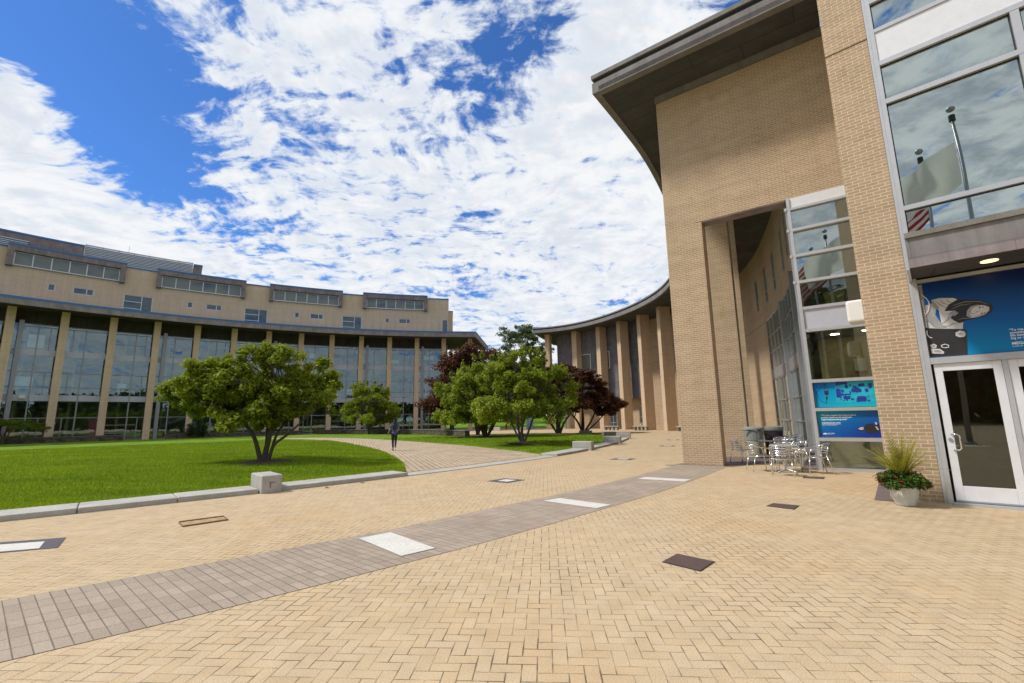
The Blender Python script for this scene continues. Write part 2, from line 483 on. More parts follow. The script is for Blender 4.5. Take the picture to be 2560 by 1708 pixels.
class Curve:
    """smooth plan curve through points, by arc length; d is to the left of travel"""
    def __init__(s, pts, step=.25):
        P = [np.array(p, float) for p in pts]
        P = [2 * P[0] - P[1]] + P + [2 * P[-1] - P[-2]]
        out = []
        for i in range(1, len(P) - 2):
            for t in np.linspace(0, 1, 24, endpoint=False):
                a, b, c, d = P[i - 1:i + 3]
                out.append(.5 * ((2 * b) + (c - a) * t + (2 * a - 5 * b + 4 * c - d) * t ** 2 + (-a + 3 * b - 3 * c + d) * t ** 3))
        out.append(P[-2]); out = np.array(out)
        seg = np.hypot(*np.diff(out, axis=0).T); L = np.concatenate([[0], np.cumsum(seg)])
        n = int(L[-1] / step) + 1
        s.L = float(L[-1]); s.s = np.linspace(0, s.L, n)
        xy = np.c_[np.interp(s.s, L, out[:, 0]), np.interp(s.s, L, out[:, 1])]
        for _ in range(6):
            xy[1:-1] = (xy[:-2] + 2 * xy[1:-1] + xy[2:]) / 4
        s.xy = xy
        t = np.gradient(xy, axis=0); t /= np.hypot(t[:, 0], t[:, 1])[:, None]
        s.t = t
    def at(s, u, d=0.0):
        x, y = np.interp(u, s.s, s.xy[:, 0]), np.interp(u, s.s, s.xy[:, 1])
        tx, ty = np.interp(u, s.s, s.t[:, 0]), np.interp(u, s.s, s.t[:, 1])
        l = math.hypot(tx, ty)
        if u < 0: x += tx * u; y += ty * u
        if u > s.L: x += tx * (u - s.L); y += ty * (u - s.L)
        return float(x - ty / l * d), float(y + tx / l * d), float(math.atan2(ty, tx))
    def map(s): return lambda u, z, d: (s.at(u, d)[0], s.at(u, d)[1], z)
    def near(s, x, y): return float(s.s[np.argmin((s.xy[:, 0] - x) ** 2 + (s.xy[:, 1] - y) ** 2)])

EDGE = Curve([(3.14, 15.12), (4.77, 17.34), (6.35, 19.65), (8.34, 23.11), (10.6, 27.6), (12.8, 33.2), (14.35, 39.0), (14.75, 44.2), (13.98, 49.3), (12.55, 53.6), (10.7, 57.3), (8.4, 60.3), (5.8, 62.2), (3.19, 63.2)])
ROOF = EDGE.map()
INNER = Curve([(8.65, 13.35), (10.9, 16.6), (13.2, 20.6), (15.48, 25.27), (17.52, 30.36), (18.61, 33.68), (19.42, 37.0), (19.95, 40.5), (20.2, 44.5), (19.7, 49.0), (18.2, 53.8), (15.6, 58.4), (12.9, 61.8), (10.4, 64.3), (7.7, 66.4)])
WALL = INNER.map()

def holed_wall(mb, M, u0, u1, v0, v1, holes, depth, step):
    us = {u0, u1}; vs = {v0, v1}
    for a, b, c, d in holes: us |= {a, b}; vs |= {c, d}
    k = max(1, int(round((u1 - u0) / step)))
    for i in range(1, k): us.add(u0 + (u1 - u0) * i / k)
    us = sorted(us); vs = sorted(vs)
    for i in range(len(us) - 1):
        for j in range(len(vs) - 1):
            um, vm_ = (us[i] + us[i + 1]) / 2, (vs[j] + vs[j + 1]) / 2
            if any(a < um < b and c < vm_ < d for a, b, c, d in holes): continue
            mb.quad(M(us[i], vs[j], 0), M(us[i + 1], vs[j], 0), M(us[i + 1], vs[j + 1], 0), M(us[i], vs[j + 1], 0))
    for a, b, c, d in holes:
        w = [x for x in us if a <= x <= b]
        for p, q in zip(w[:-1], w[1:]):
            mb.quad(M(p, c, 0), M(q, c, 0), M(q, c, -depth), M(p, c, -depth))
            mb.quad(M(p, d, 0), M(q, d, 0), M(q, d, -depth), M(p, d, -depth))
        mb.quad(M(a, c, 0), M(a, d, 0), M(a, d, -depth), M(a, c, -depth))
        mb.quad(M(b, c, 0), M(b, d, 0), M(b, d, -depth), M(b, c, -depth))

def window(M, u0, u1, v0, v1, parent, ms=(), ts=(), fw=.06, d=-.1, n=1, frame='aluminium', pane='window_glass', k=1.0, name='window'):
    """frame part with its panes as one sub-part; k = metres per unit of u"""
    f = MB(); w = fw / k
    f.cbox(M, u0, u1, v0, v0 + fw, d - .04, d + .05, n); f.cbox(M, u0, u1, v1 - fw, v1, d - .04, d + .05, n)
    f.cbox(M, u0, u0 + w, v0 + fw, v1 - fw, d - .04, d + .05); f.cbox(M, u1 - w, u1, v0 + fw, v1 - fw, d - .04, d + .05)
    for m_ in ms: f.cbox(M, m_ - w / 2, m_ + w / 2, v0 + fw, v1 - fw, d - .035, d + .045)
    for t_, a, b in ts: f.cbox(M, a, b, t_ - fw / 2, t_ + fw / 2, d - .03, d + .04, n)
    o = f.build(name, frame, parent)
    g = MB(); 
    for i in range(n):
        a, b = u0 + (u1 - u0) * i / n, u0 + (u1 - u0) * (i + 1) / n
        g.quad(M(a, v0 + .02, d), M(b, v0 + .02, d), M(b, v1 - .02, d), M(a, v1 - .02, d))
    g.build('pane', pane, o, fix=False)
    return o
# ------------------------------------------------------------------ camera
cam = bpy.data.cameras.new('camera'); cam.lens = 16.0; cam.sensor_width = 36.0
cam.clip_start = .05; cam.clip_end = 4000
camo = bpy.data.objects.new('camera', cam); COL.objects.link(camo)
f_, cx_, cy_ = 1137.8, 1280.0, 854.0
up = np.array([1162 - cx_, -5903 - cy_, f_]); up /= np.linalg.norm(up)
fw = np.array([0, 0, 1.]); Fh = fw - up * fw.dot(up); Fh /= np.linalg.norm(Fh)
Rt = np.cross(Fh, up); Rt = Rt if Rt[0] > 0 else -Rt
Mw = np.stack([Rt, Fh, up])
camo.matrix_world = Matrix(((Mw[0, 0], -Mw[0, 1], -Mw[0, 2], 0), (Mw[1, 0], -Mw[1, 1], -Mw[1, 2], 0), (Mw[2, 0], -Mw[2, 1], -Mw[2, 2], 1.6), (0, 0, 0, 1)))
sc.camera = camo
sc.render.engine = 'CYCLES'
sc.cycles.use_denoising = True
sc.cycles.max_bounces = 8; sc.cycles.transparent_max_bounces = 16
sc.cycles.sample_clamp_indirect = 6
sc.view_settings.view_transform = 'Standard'; sc.view_settings.look = 'None'
sc.view_settings.exposure = EXPOSURE; sc.view_settings.gamma = 1

# ------------------------------------------------------------------ sun and sky
SUN = Vector((-.60, -.06, .80)).normalized()
sl = bpy.data.lights.new('sun', 'SUN'); sl.energy = SUN_E; sl.angle = R(SUN_A); sl.color = (1, .95, .87)
so = bpy.data.objects.new('sun', sl); COL.objects.link(so)
so.rotation_euler = (-SUN).to_track_quat('-Z', 'Y').to_euler()
so.location = (-30, -3, 60)
w = bpy.data.worlds.new('World'); sc.world = w; w.use_nodes = True
t = NT(w)
sky = t.n('ShaderNodeTexSky', sky_type='NISHITA', sun_disc=False)
sky.sun_elevation = math.asin(SUN.z); sky.sun_rotation = math.atan2(SUN.x, SUN.y)
sky.air_density = 1.0; sky.dust_density = .3; sky.ozone_density = 2.0
dirv = t.n('ShaderNodeTexCoord').outputs['Generated']
sp = t.n('ShaderNodeSeparateXYZ'); t.put(sp.inputs[0], dirv)
zc = t.m('MAXIMUM', sp.outputs[2], .0)
den = t.m('ADD', zc, .16)
cb = t.n('ShaderNodeCombineXYZ'); t.put(cb.inputs[0], t.m('DIVIDE', sp.outputs[0], den)); t.put(cb.inputs[1], t.m('DIVIDE', sp.outputs[1], den))
P = cb.outputs[0]
# warp, puffs, fine break-up and wind-drawn streaks
wv = t.n('ShaderNodeTexNoise'); wv.inputs['Scale'].default_value = 1.6; wv.inputs['Detail'].default_value = 3; t.put(wv.inputs['Vector'], P)
Pw = t.vm('ADD', P, t.vm('MULTIPLY', t.vm('SUBTRACT', wv.outputs['Color'], (.5, .5, .5)), (.35, .35, 0)))
big = t.noise(t.vm('ADD', Pw, (3.1, 7.4, 0)), 1.7, 3, .5)
mid = t.noise(t.vm('ADD', Pw, (11.3, 2.2, 1.0)), 8.5, 9, .60, dist=.25)
mp = t.n('ShaderNodeMapping'); mp.inputs['Rotation'].default_value = (0, 0, R(-52)); mp.inputs['Scale'].default_value = (1.3, 5.5, 1)
t.put(mp.inputs[0], Pw)
stk = t.noise(mp.outputs[0], 2.2, 8, .62)
def blob(d, sharp):
    """soft patch of sky around a direction"""
    v = Vector(d).normalized()
    dt = t.vm('DOT_PRODUCT', dirv, tuple(v))
    return t.m('POWER', t.m('MAXIMUM', dt, 0.0), sharp)
fine = t.noise(t.vm('ADD', Pw, (5.3, 9.2, 3.0)), 17.0, 7, .62, dist=.2)
cov = t.m('ADD', t.m('MULTIPLY', big, .22), t.m('MULTIPLY', mid, .40))
cov = t.m('ADD', cov, t.m('MULTIPLY', fine, .38))
cov = t.m('ADD', cov, t.m('MULTIPLY', t.m('SUBTRACT', stk, .5), .36))
for d, s_, a_ in CLOUD_PATCH:
    cov = t.m('ADD', cov, t.m('MULTIPLY', blob(d, s_), a_))
low = t.mr(zc, .02, .5, .05, 0.0)
cov = t.m('ADD', cov, low)
dens = t.mr(cov, .402, .525, 0, 1, True)
core = t.mr(cov, .43, .60, 0, 1, True)
shade = t.m('ADD', t.m('MULTIPLY', t.noise(t.vm('ADD', Pw, (1.7, 5.5, 2.0)), 3.4, 4, .55), .45), t.m('MULTIPLY', t.noise(t.vm('ADD', Pw, (8.7, 1.5, 4.0)), 12.0, 6, .6), .55))
cl = t.mix(t.mr(shade, .42, .62, 0, 1, True), tuple(CLOUD * x for x in (.98, .99, 1.0)), tuple(CLOUD * x for x in (.76, .81, .88)))
cl = t.mix(core, tuple(CLOUD * x for x in (.80, .87, .97)), cl)
grey = blob((-.56, -.71, .42), 7)
cl = t.mix(t.m('MULTIPLY', grey, t.mr(shade, .40, .62, .0, .55, True)), cl, tuple(CLOUD * x for x in (.30, .35, .40)))
blue = t.mix(1.0, sky.outputs[0], SKYTINT, 'MULTIPLY')
col = t.mix(t.m('MULTIPLY', dens, .97), blue, cl)
bg = t.n('ShaderNodeBackground'); bg.inputs['Strength'].default_value = SKY_S
t.put(bg.inputs['Color'], col)
wo = t.n('ShaderNodeOutputWorld'); t.nt.links.new(bg.outputs[0], wo.inputs['Surface'])

# ------------------------------------------------------------------ the materials
brick_mat('brick', (.435, .32, .21), (.375, .27, .172), (.62, .50, .345), ms=.0078, drip=.09)
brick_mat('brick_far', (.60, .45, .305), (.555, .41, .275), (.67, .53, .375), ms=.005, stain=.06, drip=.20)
herringbone_mat('pavers', R(4), (.495, .385, .250), (.475, .354, .214), (.060, .045, .030))
soldier_mat('path_pavers', R(-109), (.46, .36, .255), (.41, .315, .22), (.085, .062, .045), bw=.8, rh=.2, ms=.020, jd=1.0)
soldier_mat('band_pavers', 0, (.37, .30, .235), (.305, .245, .19), (.06, .048, .042), bw=.2, rh=.105, offset=0.0, use_uv=True)
granite_mat('granite', (.43, .415, .375))
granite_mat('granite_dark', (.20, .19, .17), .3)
granite_mat('white_slab', (.62, .60, .55), .12)
granite_mat('slate', (.095, .085, .095), .2)
granite_mat('brown_slab', (.10, .062, .055), .2)
granite_mat('purple_paving', (.15, .115, .11), .2)
concrete_mat('fascia', (.205, .195, .190))
concrete_mat('fascia_purple', (.25, .215, .215), var=.3)
concrete_mat('brown_panel', (.215, .172, .168), bw=1.2, rh=.45, line=.8, var=.35)
concrete_mat('zinc', (.155, .15, .165), bw=1.1, rh=8, line=.7, var=.3)
concrete_mat('dark_metal', (.035, .037, .045), bw=3, rh=9, var=.2)
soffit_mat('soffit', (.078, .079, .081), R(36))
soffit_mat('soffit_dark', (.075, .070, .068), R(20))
plain('blue_trim', (.02, .13, .34), .4, var=.1)
plain('aluminium', (.50, .51, .53), .35, .35, var=.06)
plain('white_metal', (.70, .71, .73), .35, .1, var=.05)
plain('grey_metal', (.30, .31, .33), .4, .3, var=.08)
plain('spandrel', (.52, .54, .61), .35, .2, var=.05)
plain('louver', (.42, .45, .48), .4, .4, var=.08)
plain('roofing', (.16, .16, .16), .9)
plain('chrome', (.78, .79, .80), .16, 1.0, var=.05)
plain('white_plastic', (.74, .74, .70), .4, var=.03)
plain('bin_grey', (.22, .23, .22), .5, var=.1)
plain('bin_light', (.42, .40, .30), .5, var=.1)
plain('black', (.012, .012, .013), .4)
plain('gasket', (.02, .02, .02), .5)
plain('interior_wall', (.56, .48, .30), .9)
plain('interior_tan', (.40, .33, .23), .9)
plain('interior_dark', (.05, .05, .05), .8)
plain('interior_ceiling', (.35, .36, .36), .9)
plain('interior_floor', (.16, .14, .12), .6)
plain('white_board', (.80, .82, .82), .5)
plain('furniture', (.38, .26, .11), .6)
plain('yellow_seat', (.50, .47, .17), .5)
plain('pink_mural', (.55, .12, .16), .6, var=.3, scale=2.5)
plain('orange_mural', (.60, .22, .10), .6, var=.3, scale=2.5)
plain('mulch', (.055, .028, .022), .95, var=.6, scale=30, bstr=.8)
plain('cover_tan', (.36, .24, .12), .85, var=.45, scale=7)
plain('rust', (.19, .105, .05), .8, var=.5, scale=14)
plain('bark', (.085, .066, .05), .9, var=.5, scale=26, bstr=.6)
plain('bark_grey', (.11, .095, .08), .9, var=.5, scale=26, bstr=.6)
plain('blossom', (.86, .80, .74), .6, var=.06)
plain('pot', (.55, .56, .50), .5, var=.08)
plain('flower_red', (.45, .012, .03), .5, var=.2)
plain('skin', (.42, .24, .16), .55, var=.05)
plain('hair', (.012, .010, .010), .4, var=.2)
plain('shirt', (.06, .10, .19), .85, var=.12, scale=9)
plain('leggings', (.012, .013, .02), .7)
plain('shoe', (.72, .70, .68), .6)
plain('shoe_dark', (.06, .06, .08), .6)
plain('hydrant_red', (.42, .02, .02), .4)
plain('sign_blue', (.20, .32, .42), .5)
plain('print_white', (.85, .86, .88), .6, var=.03)
plain('print_black', (.018, .018, .02), .5, var=.2)
plain('print_grey', (.30, .30, .30), .6, var=.25, scale=9)
plain('print_pale', (.55, .54, .53), .6, var=.18, scale=7)
plain('print_navy', (.008, .035, .30), .5, var=.4, scale=9)
plain('print_teal', (.01, .42, .58), .5, var=.25, scale=8)
plain('stone_cap', (.16, .15, .14), .9, var=.3)
glass_mat('entrance_glass', (.30, .36, .34), .52)
glass_mat('strip_glass', (.62, .68, .60), .14)
glass_mat('upper_glass', (.40, .45, .40), .40)
glass_mat('door_glass', (.70, .70, .62), .10)
glass_mat('curtain_glass', (.80, .90, .92), .155, gcol=(.70, .88, .94))
glass_mat('window_glass', (1, 1, 1), .03, base=(.045, .065, .08))
glass_mat('bay_glass', (1, 1, 1), .02, base=(.13, .135, .13))
glass_mat('arcade_glass', (.42, .42, .34), .03)
leaf_mat('leaf_magnolia', (.052, .102, .008), (.300, .360, .018), .36, .55)
leaf_mat('leaf_bright', (.056, .112, .009), (.335, .400, .034), .36, .55)
leaf_mat('leaf_maple', (.036, .015, .011), (.140, .056, .026), .3)
leaf_mat('leaf_dark', (.016, .036, .010), (.048, .085, .020), .25)
leaf_mat('leaf_grey', (.050, .080, .030), (.130, .170, .060), .35)
leaf_mat('leaf_lace', (.055, .105, .010), (.170, .220, .026), .4)
leaf_mat('leaf_planter', (.022, .050, .010), (.085, .15, .02), .25)
leaf_mat('leaf_palm', (.20, .23, .02), (.46, .44, .08), .35)
leaf_mat('leaf_blade', (.118, .205, .010), (.30, .405, .026), .35, patch=True)
grass_mat('grass')

def stone_mat():
    m, t = mat('stone_wall')
    uv, z, p = wall_uv(t)
    wv = t.noise(p, 3, 3, .6)
    b = t.n('ShaderNodeTexBrick', offset=.37, offset_frequency=2)
    s = t.n('ShaderNodeSeparateXYZ'); t.put(s.inputs[0], uv)
    c = t.n('ShaderNodeCombineXYZ'); t.put(c.inputs[0], t.m('ADD', s.outputs[0], t.m('MULTIPLY', wv, .2))); t.put(c.inputs[1], t.m('ADD', s.outputs[1], t.m('MULTIPLY', wv, .06)))
    t.put(b.inputs['Vector'], c.outputs[0])
    b.inputs['Color1'].default_value = (.20, .16, .11, 1); b.inputs['Color2'].default_value = (.085, .07, .055, 1); b.inputs['Mortar'].default_value = (.025, .022, .02, 1)
    b.inputs['Scale'].default_value = 1; b.inputs['Brick Width'].default_value = .34; b.inputs['Row Height'].default_value = .085; b.inputs['Mortar Size'].default_value = .012
    col = t.mix(.8, b.outputs['Color'], t.ramp(t.noise(p, 7, 5, .6), [(.3, .45), (.5, 1.0), (.7, 1.6)]), 'MULTIPLY')
    t.out(t.bsdf(col, .9, 0, .2, bump=t.m('SUBTRACT', 1.0, b.outputs['Fac']), bstr=.6, bdist=.03))
stone_mat()

def printed_mat(name, M, O, u, stops, diag):
    """a printed blue sheet: the artwork's own colour runs across it"""
    m, t = mat(name)
    p = t.vm('SUBTRACT', t.pos(), (O[0], O[1], 0))
    s = t.vm('DOT_PRODUCT', p, (u[0], u[1], 0)); sp = t.n('ShaderNodeSeparateXYZ'); t.put(sp.inputs[0], p)
    f = t.m('ADD', t.m('MULTIPLY', s, diag[0]), t.m('MULTIPLY_ADD', sp.outputs[2], diag[1], diag[2]), clamp=True)
    t.out(t.bsdf(t.ramp(f, stops), .35, 0, .4))
printed_mat('poster_blue', ENT, (7.62, 8.27), (.736, -.677), [(0, (.0, .22, .46)), (.45, (.0, .09, .33)), (1, (.0, .009, .085))], (.12, .72, -1.95))
printed_mat('poster_cyan', GAT, (8.6, 13.26), (.8087, -.5882), [(0, (.0, .11, .50)), (.5, (.0, .30, .56)), (1, (.0, .42, .52))], (.62, -.85, 2.0))
printed_mat('poster_sky', GAT, (8.6, 13.26), (.8087, -.5882), [(0, (.0, .32, .46)), (.5, (.0, .12, .40)), (1, (.0, .03, .28))], (.40, -.95, 1.45))

def lamp_mat(name, col, e):
    m, t = mat(name)
    em = t.n('ShaderNodeEmission'); em.inputs['Color'].default_value = col + (1,); em.inputs['Strength'].default_value = e
    t.out(em.outputs[0])
lamp_mat('lamp_glow', (1, .72, .35), 1.6)
lamp_mat('room_lamp', (1, .88, .68), 11.0)

def cloth_mat():
    m, t = mat('pale_cloth')
    d = t.bsdf((.72, .74, .70), .9); tl = t.n('ShaderNodeBsdfTranslucent'); tl.inputs['Color'].default_value = (.75, .77, .72, 1)
    mx = t.n('ShaderNodeMixShader'); mx.inputs[0].default_value = .55
    t.nt.links.new(d, mx.inputs[1]); t.nt.links.new(tl.outputs[0], mx.inputs[2]); t.out(mx.outputs[0])
cloth_mat()
def flag_mat():
    m, t = mat('striped_cloth')
    uv = t.n('ShaderNodeUVMap').outputs[0]
    s = t.n('ShaderNodeSeparateXYZ'); t.put(s.inputs[0], uv)
    st = t.m('GREATER_THAN', t.m('FRACT', t.m('MULTIPLY', s.outputs[1], 6.5)), .5)
    col = t.mix(st, (.42, .02, .03), (.75, .74, .72))
    can = t.m('MULTIPLY', t.m('LESS_THAN', s.outputs[0], .4), t.m('GREATER_THAN', s.outputs[1], .46))
    col = t.mix(can, col, (.02, .03, .12))
    t.out(t.bsdf(col, .8))
flag_mat()
# ------------------------------------------------------------------ ground, paving, lawns
g = MB(); g.quad((-700, -500, -.06), (700, -500, -.06), (700, 900, -.06), (-700, 900, -.06))
struct(g.build('ground', 'grass'))
g = MB(); g.poly([(-46, -53, 0), (60, -53, 0), (60, 74, 0), (-64, 74, 0), (-64, 8, 0), (-46, 8, 0)])
struct(g.build('plaza', 'pavers'))
# the far lawn climbs gently behind the two buildings
g = MB(); ys = [70, 74, 80, 90, 105, 130, 170]; zs = [-.03, .12, .45, .95, 1.5, 1.8, 1.9]
for i in range(len(ys) - 1):
    for x in range(-80, 90, 10):
        g.quad((x, ys[i], zs[i]), (x + 10, ys[i], zs[i]), (x + 10, ys[i + 1], zs[i + 1]), (x, ys[i + 1], zs[i + 1]))
struct(g.build('hill', 'grass', smooth=True))

def spline(pts, n=8):
    P = [np.array(p, float) for p in pts]; P = [2 * P[0] - P[1]] + P + [2 * P[-1] - P[-2]]; o = []
    for i in range(1, len(P) - 2):
        for t_ in np.linspace(0, 1, n, endpoint=False):
            a, b, c, d = P[i - 1:i + 3]
            o.append(tuple(.5 * ((2 * b) + (c - a) * t_ + (2 * a - 5 * b + 4 * c - d) * t_ ** 2 + (-a + 3 * b - 3 * c + d) * t_ ** 3)))
    o.append(tuple(P[-2])); return o

# curved band of grey pavers
BT = Curve([(-9.5, 1.2), (-7.0, 2.8), (-4.81, 4.57), (-3.80, 5.42), (-2.55, 6.50), (-1.75, 7.2), (-.36, 8.67), (.68, 9.72), (2.05, 11.25), (3.56, 13.1), (5.35, 15.43), (6.9, 17.5), (8.2, 19.4)])
BB = Curve([(-8.1, .0), (-5.7, 1.75), (-3.59, 3.42), (-2.70, 4.17), (-1.62, 5.15), (-.70, 6.02), (.02, 6.75), (1.42, 8.22), (3.25, 10.25), (5.0, 12.45), (6.54, 14.47), (7.9, 16.4), (9.2, 18.4)])
g = MB(); uv = []; n = 150; al = 0; prev = None
for i in range(n + 1):
    a = BT.at(BT.L * i / n); b = BB.at(BB.L * i / n)
    if prev: al += math.hypot((a[0] + b[0]) / 2 - prev[0], (a[1] + b[1]) / 2 - prev[1])
    prev = ((a[0] + b[0]) / 2, (a[1] + b[1]) / 2)
    g.v += [(a[0], a[1], .004), (b[0], b[1], .004)]; uv += [(0, al), (1.4, al)]
    if i: g.f.append((2 * i - 2, 2 * i - 1, 2 * i + 1, 2 * i))
struct(g.build('paver_band', 'band_pavers', uv=uv))
# purple paving along the foot of the brick end wall, and by the planter
g = MB(); g.poly([(*GAT(-.3, 0, .12)[:2], .0045), (*GAT(1.5, 0, .12)[:2], .0045), (8.6, 15.6, .0045), (9.6, 17.2, .0045), (8.2, 18.2, .0045), (7.2, 16.8, .0045), (5.9, 15.9, .0045)])
struct(g.build('foot_paving', 'purple_paving'))
g = MB(); g.poly([(6.60, 8.74, .006), (6.82, 8.56, .006), (7.0, 8.82, .006), (9.9, 12.05, .006), (9.58, 12.32, .006)])
struct(g.build('entrance_paving', 'purple_paving'))
g = MB(); g.cbox(WALL, -.1, 20.0, -.01, .007, .02, .45, 24)
struct(g.build('glazing_paving', 'purple_paving'))

# stone line of the kerb: an arc round the lawns
KERB = Curve([(-24, -1.5), (-19, .6), (-13.5, 4.2), (-8.83, 8.13), (-7.25, 9.52), (-5.62, 11.0), (-4.4, 12.2), (-2.96, 13.72), (-1.14, 15.75), (.4, 17.65), (1.80, 19.45), (3.64, 22.5), (5.05, 25.3), (6.4, 28.2), (7.5, 31.1), (8.35, 33.6), (9.0, 36.2)])
KM = KERB.map()
k1 = KERB.near(-2.96, 13.72); k2 = KERB.near(1.80, 19.45); kb = KERB.near(-5.75, 10.9)

PATH_L = spline([(-3.35, 14.45), (-3.75, 16.0), (-4.5, 18.3), (-6.5, 23.2), (-9.4, 28.7), (-14.0, 36.2), (-19.0, 42.0), (-25.5, 46.4)])
PATH_R = spline([(1.35, 20.0), (0.1, 22.8), (-3.2, 28.6), (-9.0, 36.6), (-13.4, 41.8), (-19.6, 46.6), (-26.2, 48.3)])
def ring(r, a0, a1, n=24): return [(CC[0] + r * math.sin(R(a0 + (a1 - a0) * i / n)), CC[1] + r * math.cos(R(a0 + (a1 - a0) * i / n))) for i in range(n + 1)]
RING_IN = ring(50.9, -32, -64); RING_OUT = ring(52.7, -31, -64)
g = MB(); L = PATH_L + RING_IN; Rr = PATH_R + RING_OUT
for k in range(60):
    def pick(A, q):
        x = q * (len(A) - 1); i = min(int(x), len(A) - 2); fr = x - i
        return (A[i][0] * (1 - fr) + A[i + 1][0] * fr, A[i][1] * (1 - fr) + A[i + 1][1] * fr, .009)
    pass
g.poly([(x, y, .009) for x, y in L] + [(x, y, .009) for x, y in reversed(Rr)])
struct(g.build('path', 'path_pavers'))
g = MB(); g.cbox(KM, k1 - .05, k2, .0, .02, -.02, .58, 24)
tag(g.build('granite_strip', 'granite'), 'flush pale granite strip across the mouth of the brick path', 'paving strip')

def pip(x, y, poly):
    c = False; n = len(poly); j = n - 1
    for i in range(n):
        xi, yi = poly[i]; xj, yj = poly[j]
        if (yi > y) != (yj > y) and x < (xj - xi) * (y - yi) / (yj - yi) + xi: c = not c
        j = i
    return c
def edge_dist(P, poly):
    A = np.array(poly); B = np.roll(A, -1, 0); D = B - A
    d = np.full(len(P), 1e9)
    for a, dd in zip(A, D):
        l = dd @ dd
        if l < 1e-9: continue
        tt = np.clip(((P - a) @ dd) / l, 0, 1)
        q = P - a - tt[:, None] * dd
        d = np.minimum(d, np.hypot(q[:, 0], q[:, 1]))
    return d
LAWNS = []
def lawn(name, poly, z0, rise, run, cell):
    """turf laid inside an outline, crowned gently towards the middle"""
    bm = bmesh.new()
    dense = []
    for i in range(len(poly)):
        a = np.array(poly[i]); b = np.array(poly[(i + 1) % len(poly)])
        n = max(1, int(np.linalg.norm(b - a) / cell))
        dense += [tuple(a + (b - a) * q / n) for q in range(n)]
    xs = [p[0] for p in poly]; ysl = [p[1] for p in poly]
    pts = []
    x = min(xs)
    while x < max(xs):
        y = min(ysl)
        while y < max(ysl):
            if pip(x, y, poly): pts.append((x + random.uniform(-.2, .2) * cell, y + random.uniform(-.2, .2) * cell))
            y += cell
        x += cell
    d = edge_dist(np.array(pts), poly); pts = [p for p, q in zip(pts, d) if q > cell * .45]
    from mathutils.geometry import delaunay_2d_cdt
    n = len(dense)
    allp = [Vector(p) for p in dense] + [Vector(p) for p in pts]
    vo, eo, fo, *_ = delaunay_2d_cdt(allp, [(i, (i + 1) % n) for i in range(n)], [], 1, 1e-4)
    P = np.array([(v.x, v.y) for v in vo]); d = np.clip(edge_dist(P, poly) / run, 0, 1); sm = d * d * (3 - 2 * d)
    z = z0 + rise * sm
    m = MB(); m.v = [(p[0], p[1], zz) for p, zz in zip(P, z)]; m.f = [tuple(f) for f in fo]
    # skirt down to the paving
    o = len(m.v)
    for p in dense: m.v.append((p[0], p[1], z0)); m.v.append((p[0], p[1], -.03))
    for i in range(n): m.f.append((o + 2 * i, o + 2 * i + 1, o + 2 * ((i + 1) % n) + 1, o + 2 * ((i + 1) % n)))
    ob = struct(m.build(name, 'grass', smooth=True))
    LAWNS.append((poly, z0, rise, run)); return ob
front_edge = [KERB.at(u, .80)[:2] for u in np.linspace(KERB.near(-19, .6), k1 - .02, 26)]
LAWN_A = front_edge + PATH_L + RING_IN + [(-50, 18), (-44, 4), (-34, -4)]
lawn('lawn', LAWN_A, .055, .16, 4.5, .9)
kerb_r = [KERB.at(u, .80)[:2] for u in np.linspace(k2, KERB.L, 14)]
STONE_R = spline([(-24.5, 57.0), (-20.0, 55.6), (-16.0, 53.6), (-10.4, 49.5), (-6.6, 45.2), (-4.3, 41.0)])
LAWN_B = kerb_r + [(8.2, 38.6), (6.3, 41.8), (3.4, 45.0), (-.2, 47.6), (-3.6, 46.2), (-4.3, 41.0)] + STONE_R[::-1][1:] + ring(59.4, -26, -64) + RING_OUT[::-1] + PATH_R[::-1]
lawn('grass_verge', LAWN_B, .05, .10, 3.5, .9)

# short blades of turf standing on the lawns, densest where they show
def blades():
    rng = np.random.default_rng(3); V = []; T = []
    for (poly, z0, rise, run), N in zip(LAWNS, (420000, 240000)):
        bb = np.array(poly)
        r_ = 11 + 30 * rng.random(N) ** 1.6; a_ = np.radians(rng.uniform(-55, 22, N))
        P = np.c_[r_ * np.sin(a_), r_ * np.cos(a_)]
        A = np.array(poly); inside = np.zeros(N, bool); j = len(A) - 1
        for i in range(len(A)):
            xi, yi = A[i]; xj, yj = A[j]
            with np.errstate(divide='ignore', invalid='ignore'):
                c = ((yi > P[:, 1]) != (yj > P[:, 1])) & (P[:, 0] < (xj - xi) * (P[:, 1] - yi) / (yj - yi) + xi)
            inside ^= c; j = i
        P = P[inside]; rr = r_[inside]
        d = np.clip(edge_dist(P, poly) / run, 0, 1); z = z0 + rise * d * d * (3 - 2 * d)
        n = len(P); h = rng.uniform(.035, .075, n) * (1 + (d < .06) * .35); an = rng.uniform(0, 6.28, n)
        wd = .006 + .0006 * rr
        dx, dy = np.cos(an) * wd, np.sin(an) * wd
        lx, ly = rng.normal(0, .022, n), rng.normal(0, .022, n)
        v = np.empty((n, 3, 3))
        v[:, 0] = np.c_[P[:, 0] - dx, P[:, 1] - dy, z - .005]; v[:, 1] = np.c_[P[:, 0] + dx, P[:, 1] + dy, z - .005]
        v[:, 2] = np.c_[P[:, 0] + lx, P[:, 1] + ly, z + h]
        V.append(v.reshape(-1, 3)); T.append(np.repeat(np.clip(rng.normal(.45, .25, n) + (d < .05) * .3, 0, 1), 3))
    V = np.concatenate(V); T = np.concatenate(T)
    return V, T
